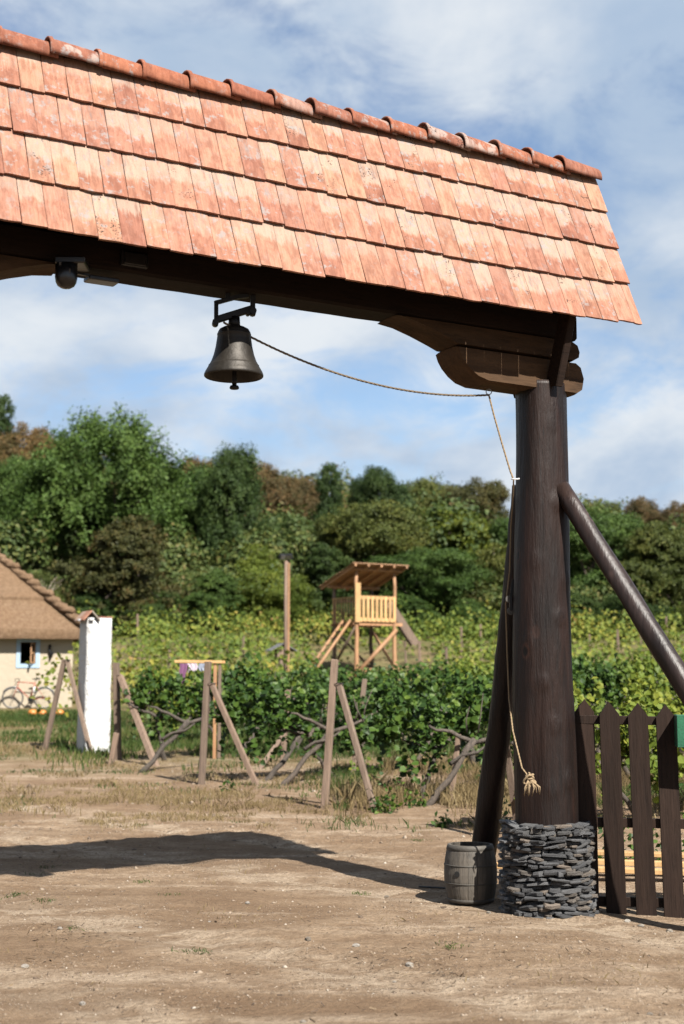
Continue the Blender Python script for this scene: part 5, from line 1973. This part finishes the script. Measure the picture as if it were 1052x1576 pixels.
for (px, Y, top, hwid, shp, leafm, lab, cat) in trees:
    p = GP(px, Y)
    topz = unproj(px, top, Y).z
    h = max(2.2, topz - p.z)
    wid = hwid / FPX * Y
    root = empty('tree' if cat == 'tree' else 'shrub', p, tr.uniform(0, 6.28))
    sz = h / 10.2 if shp != 'shrub' and shp != 'shrub2' else h / 8.8
    sx = max(wid / 3.9, sz * 0.55)
    root.scale = (sx, sx, sz)
    tag(root, lab, cat, 'trees and shrubs on the hillside')
    t_, c_ = protos[shp]
    link('trunk', t_, root)
    o = link('crown', c_, root)
    o.material_slots[0].link = 'OBJECT'
    o.material_slots[0].material = M[leafm]

# the wood behind: one mass covering the hill


def far_wood():
    g = np.random.default_rng(31)
    Vs = []
    k = 6
    for i in range(440):
        under = i >= 385
        Y = g.uniform(73, 84) if under else 79 + 185 * g.random() ** 1.15
        X = g.uniform(-0.36, 0.36) * Y
        z = gz_base(X, Y)
        s = g.uniform(0.75, 1.25)
        h = g.uniform(5.5, 8.0) * s * (0.72 + 0.28 * float(sstep(120, 150, Y)))
        if Y > 100 and g.random() < 0.25:
            h *= 1.15
        if under:
            h = g.uniform(1.8, 3.2)
        n = 1000
        d = g.normal(size=(n, 3)); d /= np.linalg.norm(d, axis=1, keepdims=True)
        d[:, 2] = np.abs(d[:, 2]) * np.sign(g.random(n) - 0.18)
        lump = 1 + 0.22 * np.sin(d[:, 0] * 5 + i) * np.cos(d[:, 1] * 4 + i * 2) + 0.07 * g.normal(size=n)
        C = np.array([X, Y, z + h * 0.55]) + d * np.array([2.7 * s, 2.7 * s, h * 0.47]) * lump[:, None]
        V, k = leaves(C, (0.17 if under else 0.23) * (0.8 + Y / 300), 0.3, g, QUAD, out=d * 1.3)
        Vs.append(V)
    o = link('hillside_wood', npmesh('hillside_wood', np.concatenate(Vs), k, M['far_wood']))
    tag(o, 'mixed green and rusty wood covering the hill behind', 'wood', kind='stuff')


far_wood()

# dead twiggy shrub behind the thatch
p = GP(42, 66)
mb = MB()
dr = random.Random(2)
for i in range(46):
    a = dr.uniform(0, 6.28); L = dr.uniform(1.5, 3.2)
    e = Vector((math.cos(a) * L * 0.42, math.sin(a) * L * 0.42, L))
    m_ = e * 0.5 + Vector((dr.uniform(-.2, .2), dr.uniform(-.2, .2), 0.1))
    mb.tube([(0, 0, -0.1), m_, e], [0.03, 0.02, 0.006], 4)
    for q in range(3):
        s = m_.lerp(e, dr.random())
        mb.tube([s, s + Vector((dr.uniform(-.5, .5), dr.uniform(-.5, .5), dr.uniform(.2, .7)))], [0.012, 0.004], 4)
tag(mb.build('dead_shrub', M['greyboard'], None, p), 'bare grey dead shrub behind the thatched roof', 'shrub')

# ------------------------------------------------------------------ grass, weeds, gravel, debris


def blades(C, h, lean, g, w=0.010):
    N = len(C)
    a = g.uniform(0, 6.283, N)
    hh = h * g.uniform(0.5, 1.3, N)
    side = np.stack([np.cos(a), np.sin(a), np.zeros(N)], 1)
    la = g.uniform(0, 6.283, N)
    ln = lean * hh * np.abs(g.normal(0, 1, N))
    tip = C + np.stack([np.cos(la) * ln, np.sin(la) * ln, hh], 1)
    mid = C + np.stack([np.cos(la) * ln * .35, np.sin(la) * ln * .35, hh * .6], 1)
    ww = (w * g.uniform(.6, 1.4, N))[:, None]
    return np.stack([C - side * ww, C + side * ww, mid + side * ww * .7, tip, mid - side * ww * .7], 1).reshape(-1, 3)


def ground_pts(n, xr, yr, g, thr=None, ns=0.9, seed=0, soft=True):
    y = yr[0] + (yr[1] - yr[0]) * g.random(n)
    x = g.uniform(xr[0], xr[1], n) * y if abs(xr[0]) < 1 else g.uniform(xr[0], xr[1], n)
    fy = 0.30 * (yr[1] - yr[0])
    pr = sstep(yr[0], yr[0] + fy, y) * (1 - sstep(yr[1] - fy * 0.6, yr[1], y))
    if soft and abs(xr[0]) < 1:
        u = x / y
        pr = pr * (sstep(xr[0], xr[0] + 0.05, u) if xr[0] > -0.27 else 1) * ((1 - sstep(xr[1] - 0.05, xr[1], u)) if xr[1] < 0.27 else 1)
    m = g.random(len(x)) < pr
    x, y = x[m], y[m]
    if thr is not None:
        m = vnoise(x * ns, y * ns, seed) + 0.5 * vnoise(x * ns * 3, y * ns * 3, seed + 1) > thr
        x, y = x[m], y[m]
    z = gz_base(x, y) + gz_micro(x, y)
    return np.stack([x, y, z], 1)


def grass():
    g = np.random.default_rng(9)
    dry, green = [], []
    # dry strip along the edge of the track
    a = ground_pts(52000, (-0.29, 0.29), (16.6, 22.0), g, 0.84, 1.1, 3)
    dry.append(blades(a, 0.055, 0.6, g, 0.004))
    a = ground_pts(24000, (-0.29, 0.05), (19.0, 31), g, 0.86, 1.3, 7)
    dry.append(blades(a, 0.06, 0.7, g, 0.006))
    a = ground_pts(16000, (-0.29, 0.10), (17.8, 30), g, 0.98, 0.9, 17)
    green.append(blades(a, 0.06, 0.7, g, 0.006))
    a = ground_pts(9000, (-0.29, 0.29), (17.5, 24), g, 0.92, 1.3, 13)
    dry.append(blades(a, 0.11, 0.8, g, 0.006))
    a = ground_pts(2600, (-0.27, 0.27), (7.0, 16), g, 1.02, 1.4, 23)
    dry.append(blades(a, 0.035, 0.9, g, 0.003))
    # weeds between and under the rows on the right
    a = ground_pts(52000, (-0.04, 0.29), (16.6, 28), g, 0.74, 0.7, 33)
    green.append(blades(a, 0.11, 0.7, g, 0.005))
    a = ground_pts(26000, (-0.02, 0.29), (17.4, 26), g, 0.78, 0.9, 43)
    dry.append(blades(a, 0.26, 0.6, g, 0.005))
    a = ground_pts(30000, (-0.22, 0.14), (24.0, 44), g, 0.62, 0.6, 53)
    green.append(blades(a, 0.17, 0.5, g, 0.012))
    # meadow in front of the house
    a = ground_pts(22000, (-0.30, -0.13), (30, 46.5), g, 0.66, 0.5, 63)
    green.append(blades(a, 0.12, 0.6, g, 0.013))
    a = ground_pts(9000, (-0.30, -0.13), (27, 44), g, 0.80, 0.6, 73)
    dry.append(blades(a, 0.10, 0.6, g, 0.010))
    # scattered green tufts on the track
    cs = [(x, y) for x, y in zip(g.uniform(-0.25, 0.27, 24), g.uniform(7.2, 19.5, 24))]
    for u, y in cs:
        n = int(g.integers(10, 60))
        c = np.stack([u * y + g.normal(0, .05, n), y + g.normal(0, .05, n)], 1)
        z = gz_base(c[:, 0], c[:, 1]) + gz_micro(c[:, 0], c[:, 1])
        green.append(blades(np.column_stack([c, z]), 0.022, 1.3, g, 0.003))
    tag(link('dry_grass', npmesh('dry_grass', np.concatenate(dry), 5, M['grass_dry'])), 'straw coloured dry grass along the track edge and under the vines', 'grass', kind='stuff')
    tag(link('green_grass', npmesh('green_grass', np.concatenate(green), 5, M['grass_green'])), 'green grass and weeds between the vine rows and by the house', 'grass', kind='stuff')
    # broad-leaved weeds
    C = []
    for (px, Y, n, s) in ((592, 18.9, 120, .09), (640, 19.5, 60, .08), (760, 17.6, 90, .12), (610, 19.8, 40, .08), (680, 17.4, 40, .05), (350, 21.5, 30, .05), (900, 14.8, 120, .15), (990, 14.6, 120, .15), (1040, 15, 100, .15), (560, 22, 90, .15)):
        p = GP(px, Y)
        C.append(np.array(p) + np.abs(g.normal(size=(n, 3))) * np.array([0, 0, s * 1.6]) + g.normal(size=(n, 3)) * np.array([s, s, 0]))
    V, k = leaves(np.concatenate(C), 0.06, 0.7, g, DIA)
    tag(link('weeds', npmesh('weeds', V, k, M['vine'])), 'small leafy weeds at the feet of the trellis posts', 'weeds', kind='stuff')


grass()


def lump_batch(C, size, g, flat=0.6):
    """irregular octahedral lumps: 8 triangles each"""
    base = np.array([(1, 0, 0), (0, 1, 0), (-1, 0, 0), (0, -1, 0), (0, 0, 1), (0, 0, -1)], float)
    tri = np.array([(0, 1, 4), (1, 2, 4), (2, 3, 4), (3, 0, 4), (1, 0, 5), (2, 1, 5), (3, 2, 5), (0, 3, 5)])
    N = len(C)
    V = base[None] * g.uniform(0.55, 1.2, (N, 6, 1)) + g.normal(0, 0.12, (N, 6, 3))
    a = g.uniform(0, 6.283, N)
    c, s = np.cos(a), np.sin(a)
    x = V[..., 0] * c[:, None] - V[..., 1] * s[:, None]
    y = V[..., 0] * s[:, None] + V[..., 1] * c[:, None]
    V = np.stack([x, y, V[..., 2] * flat], -1) * size[:, None, None] + C[:, None, :]
    F = (tri[None] + (np.arange(N) * 6)[:, None, None]).reshape(-1, 3)
    return V.reshape(-1, 3), F


def trimesh(name, V, F, mat):
    me = bpy.data.meshes.new(name)
    me.vertices.add(len(V)); me.vertices.foreach_set('co', V.astype(np.float32).ravel())
    me.loops.add(F.size); me.loops.foreach_set('vertex_index', F.astype(np.int32).ravel())
    me.polygons.add(len(F)); me.polygons.foreach_set('loop_start', np.arange(0, F.size, 3, dtype=np.int32))
    me.update(calc_edges=True)
    me.materials.append(mat)
    return me


def gravel():
    g = np.random.default_rng(12)
    a = ground_pts(52000, (-0.27, 0.27), (4.0, 19), g, 0.55, 0.9, 83)
    s = 0.0045 * np.exp(g.normal(0, 0.55, len(a)))
    b = ground_pts(1500, (-0.27, 0.27), (6.2, 20), g)
    s2 = 0.008 * np.exp(g.normal(0, 0.5, len(b)))
    c = ground_pts(15000, (-0.28, 0.28), (14.5, 28), g, 0.74, 0.8, 93)
    s3 = 0.010 * np.exp(g.normal(0, 0.6, len(c)))
    V, F = lump_batch(np.concatenate([a, b, c]), np.concatenate([s, s2, s3]), g)
    tag(link('gravel', trimesh('gravel', V, F, M['gravel'])), 'fine loose clods and gravel strewn over the dirt track', 'gravel', kind='stuff')
    # twigs, straw and dry leaves gathered in patches
    mb_v = []
    cs = [unproj(90, 1435, 1), unproj(625, 1495, 1)]
    cen = []
    for (px, py, n, sp) in ((90, 1437, 120, .16), (180, 1448, 60, .12), (95, 1467, 50, .08), (625, 1490, 190, .22), (690, 1510, 60, .06), (40, 1490, 40, .1), (235, 1560, 60, .15), (330, 1555, 50, .15),
                            (450, 1480, 60, .25), (800, 1460, 60, .4), (860, 1480, 50, .3), (300, 1420, 50, .3), (980, 1440, 60, .25), (700, 1400, 40, .2), (500, 1550, 60, .3), (120, 1520, 60, .3), (600, 1420, 50, .5), (400, 1380, 60, .5), (900, 1540, 60, .4)):
        d = unproj(px, py, 1.0)
        t = (0 - CAMZ) / (d.z - CAMZ)
        cen.append((d.x * t, d.y * t if False else t, n, sp))
    for (x, y, n, sp) in cen:
        xx, yy = x + g.normal(0, sp, n), y + g.normal(0, sp * 1.4, n)
        zz_ = gz_base(xx, yy) + gz_micro(xx, yy) + 0.004 + np.abs(g.normal(0, 0.006, n))
        L = 0.008 + 0.026 * g.random(n) ** 3
        a = g.uniform(0, 6.283, n)
        dx = np.stack([np.cos(a), np.sin(a), g.normal(0, .3, n)], 1) * L[:, None]
        w = np.stack([-np.sin(a), np.cos(a), g.normal(0, .6, n)], 1) * (0.0012 + 0.0035 * g.random(n) ** 4)[:, None]
        c = np.stack([xx, yy, zz_], 1)
        mb_v.append(np.stack([c - dx - w, c + dx - w, c + dx + w, c - dx + w], 1).reshape(-1, 3))
    tag(link('debris', npmesh('debris', np.concatenate(mb_v), 4, M['debris'])), 'dry twigs, straw and leaf crumbs lying in patches on the dirt', 'debris', kind='stuff')


gravel()


def rock_mesh(seed):
    g = np.random.default_rng(seed)
    import bmesh
    bm = bmesh.new()
    bmesh.ops.create_icosphere(bm, subdivisions=2, radius=1)
    off = g.uniform(0, 50, 3)
    for v in bm.verts:
        n = float(fbm(v.co.x * 1.3 + off[0] + v.co.z, v.co.y * 1.3 + off[1] - v.co.z, 3, seed))
        v.co *= 1 + 1.25 * n
        v.co.z *= 0.62
    me = bpy.data.meshes.new('stone')
    bm.to_mesh(me); bm.free()
    me.materials.append(M['pale_stone'])
    return me


rocks = [rock_mesh(i) for i in range(5)]
stones = [(548, 1457, 0.030, 'pale stone alone on the track below the post shadow'), (630, 1487, 0.036, 'largest pale stone in the patch of dry debris'), (92, 1430, 0.026, 'white stone on the dry debris at the left'),
          (215, 1428, 0.019, 'small white stone right of the left debris patch'), (381, 1391, 0.030, 'grey-brown stone on the track below the roof shadow'), (322, 1419, 0.013, 'dark small stone left of centre on the track'),
          (474, 1447, 0.030, 'flat pale stone half sunk at centre of the track'), (595, 1381, 0.026, 'grey stone left of the barrel on the dirt'), (1030, 1434, 0.040, 'grey stone near the right edge below the fence'),
          (987, 1426, 0.034, 'flat pale stone below the picket fence'), (965, 1419, 0.030, 'brown stone at the foot of the picket fence'), (752, 1406, 0.026, 'dark clod in front of the barrel'), (1000, 1562, 0.022, 'dark stone in the lower right corner'),
          (466, 1574, 0.026, 'pale flat stone at the bottom edge'), (607, 1512, 0.016, 'small white stone under the debris patch'), (38, 1489, 0.030, 'dark clod near the left edge'), (127, 1546, 0.026, 'dark clod low on the left'), (725, 1432, 0.018, 'small grey stone in front of the slate plinth')]
for i, (px, py, r, lab) in enumerate(stones):
    d = unproj(px, py, 1.0)
    t = (0 - CAMZ) / (d.z - CAMZ)
    x, y = d.x * t, t
    for _ in range(3):
        t = (gz(x, y) - CAMZ) / (d.z - CAMZ)
        x, y = d.x * t, t
    o = link('stone', rocks[i % 5], None, (x, y, gz(x, y) + r * 0.2), i * 1.3)
    o.scale = (r * 0.78, r * 0.62, r * 0.7)
    tag(o, lab, 'stone', 'loose stones on the dirt track')
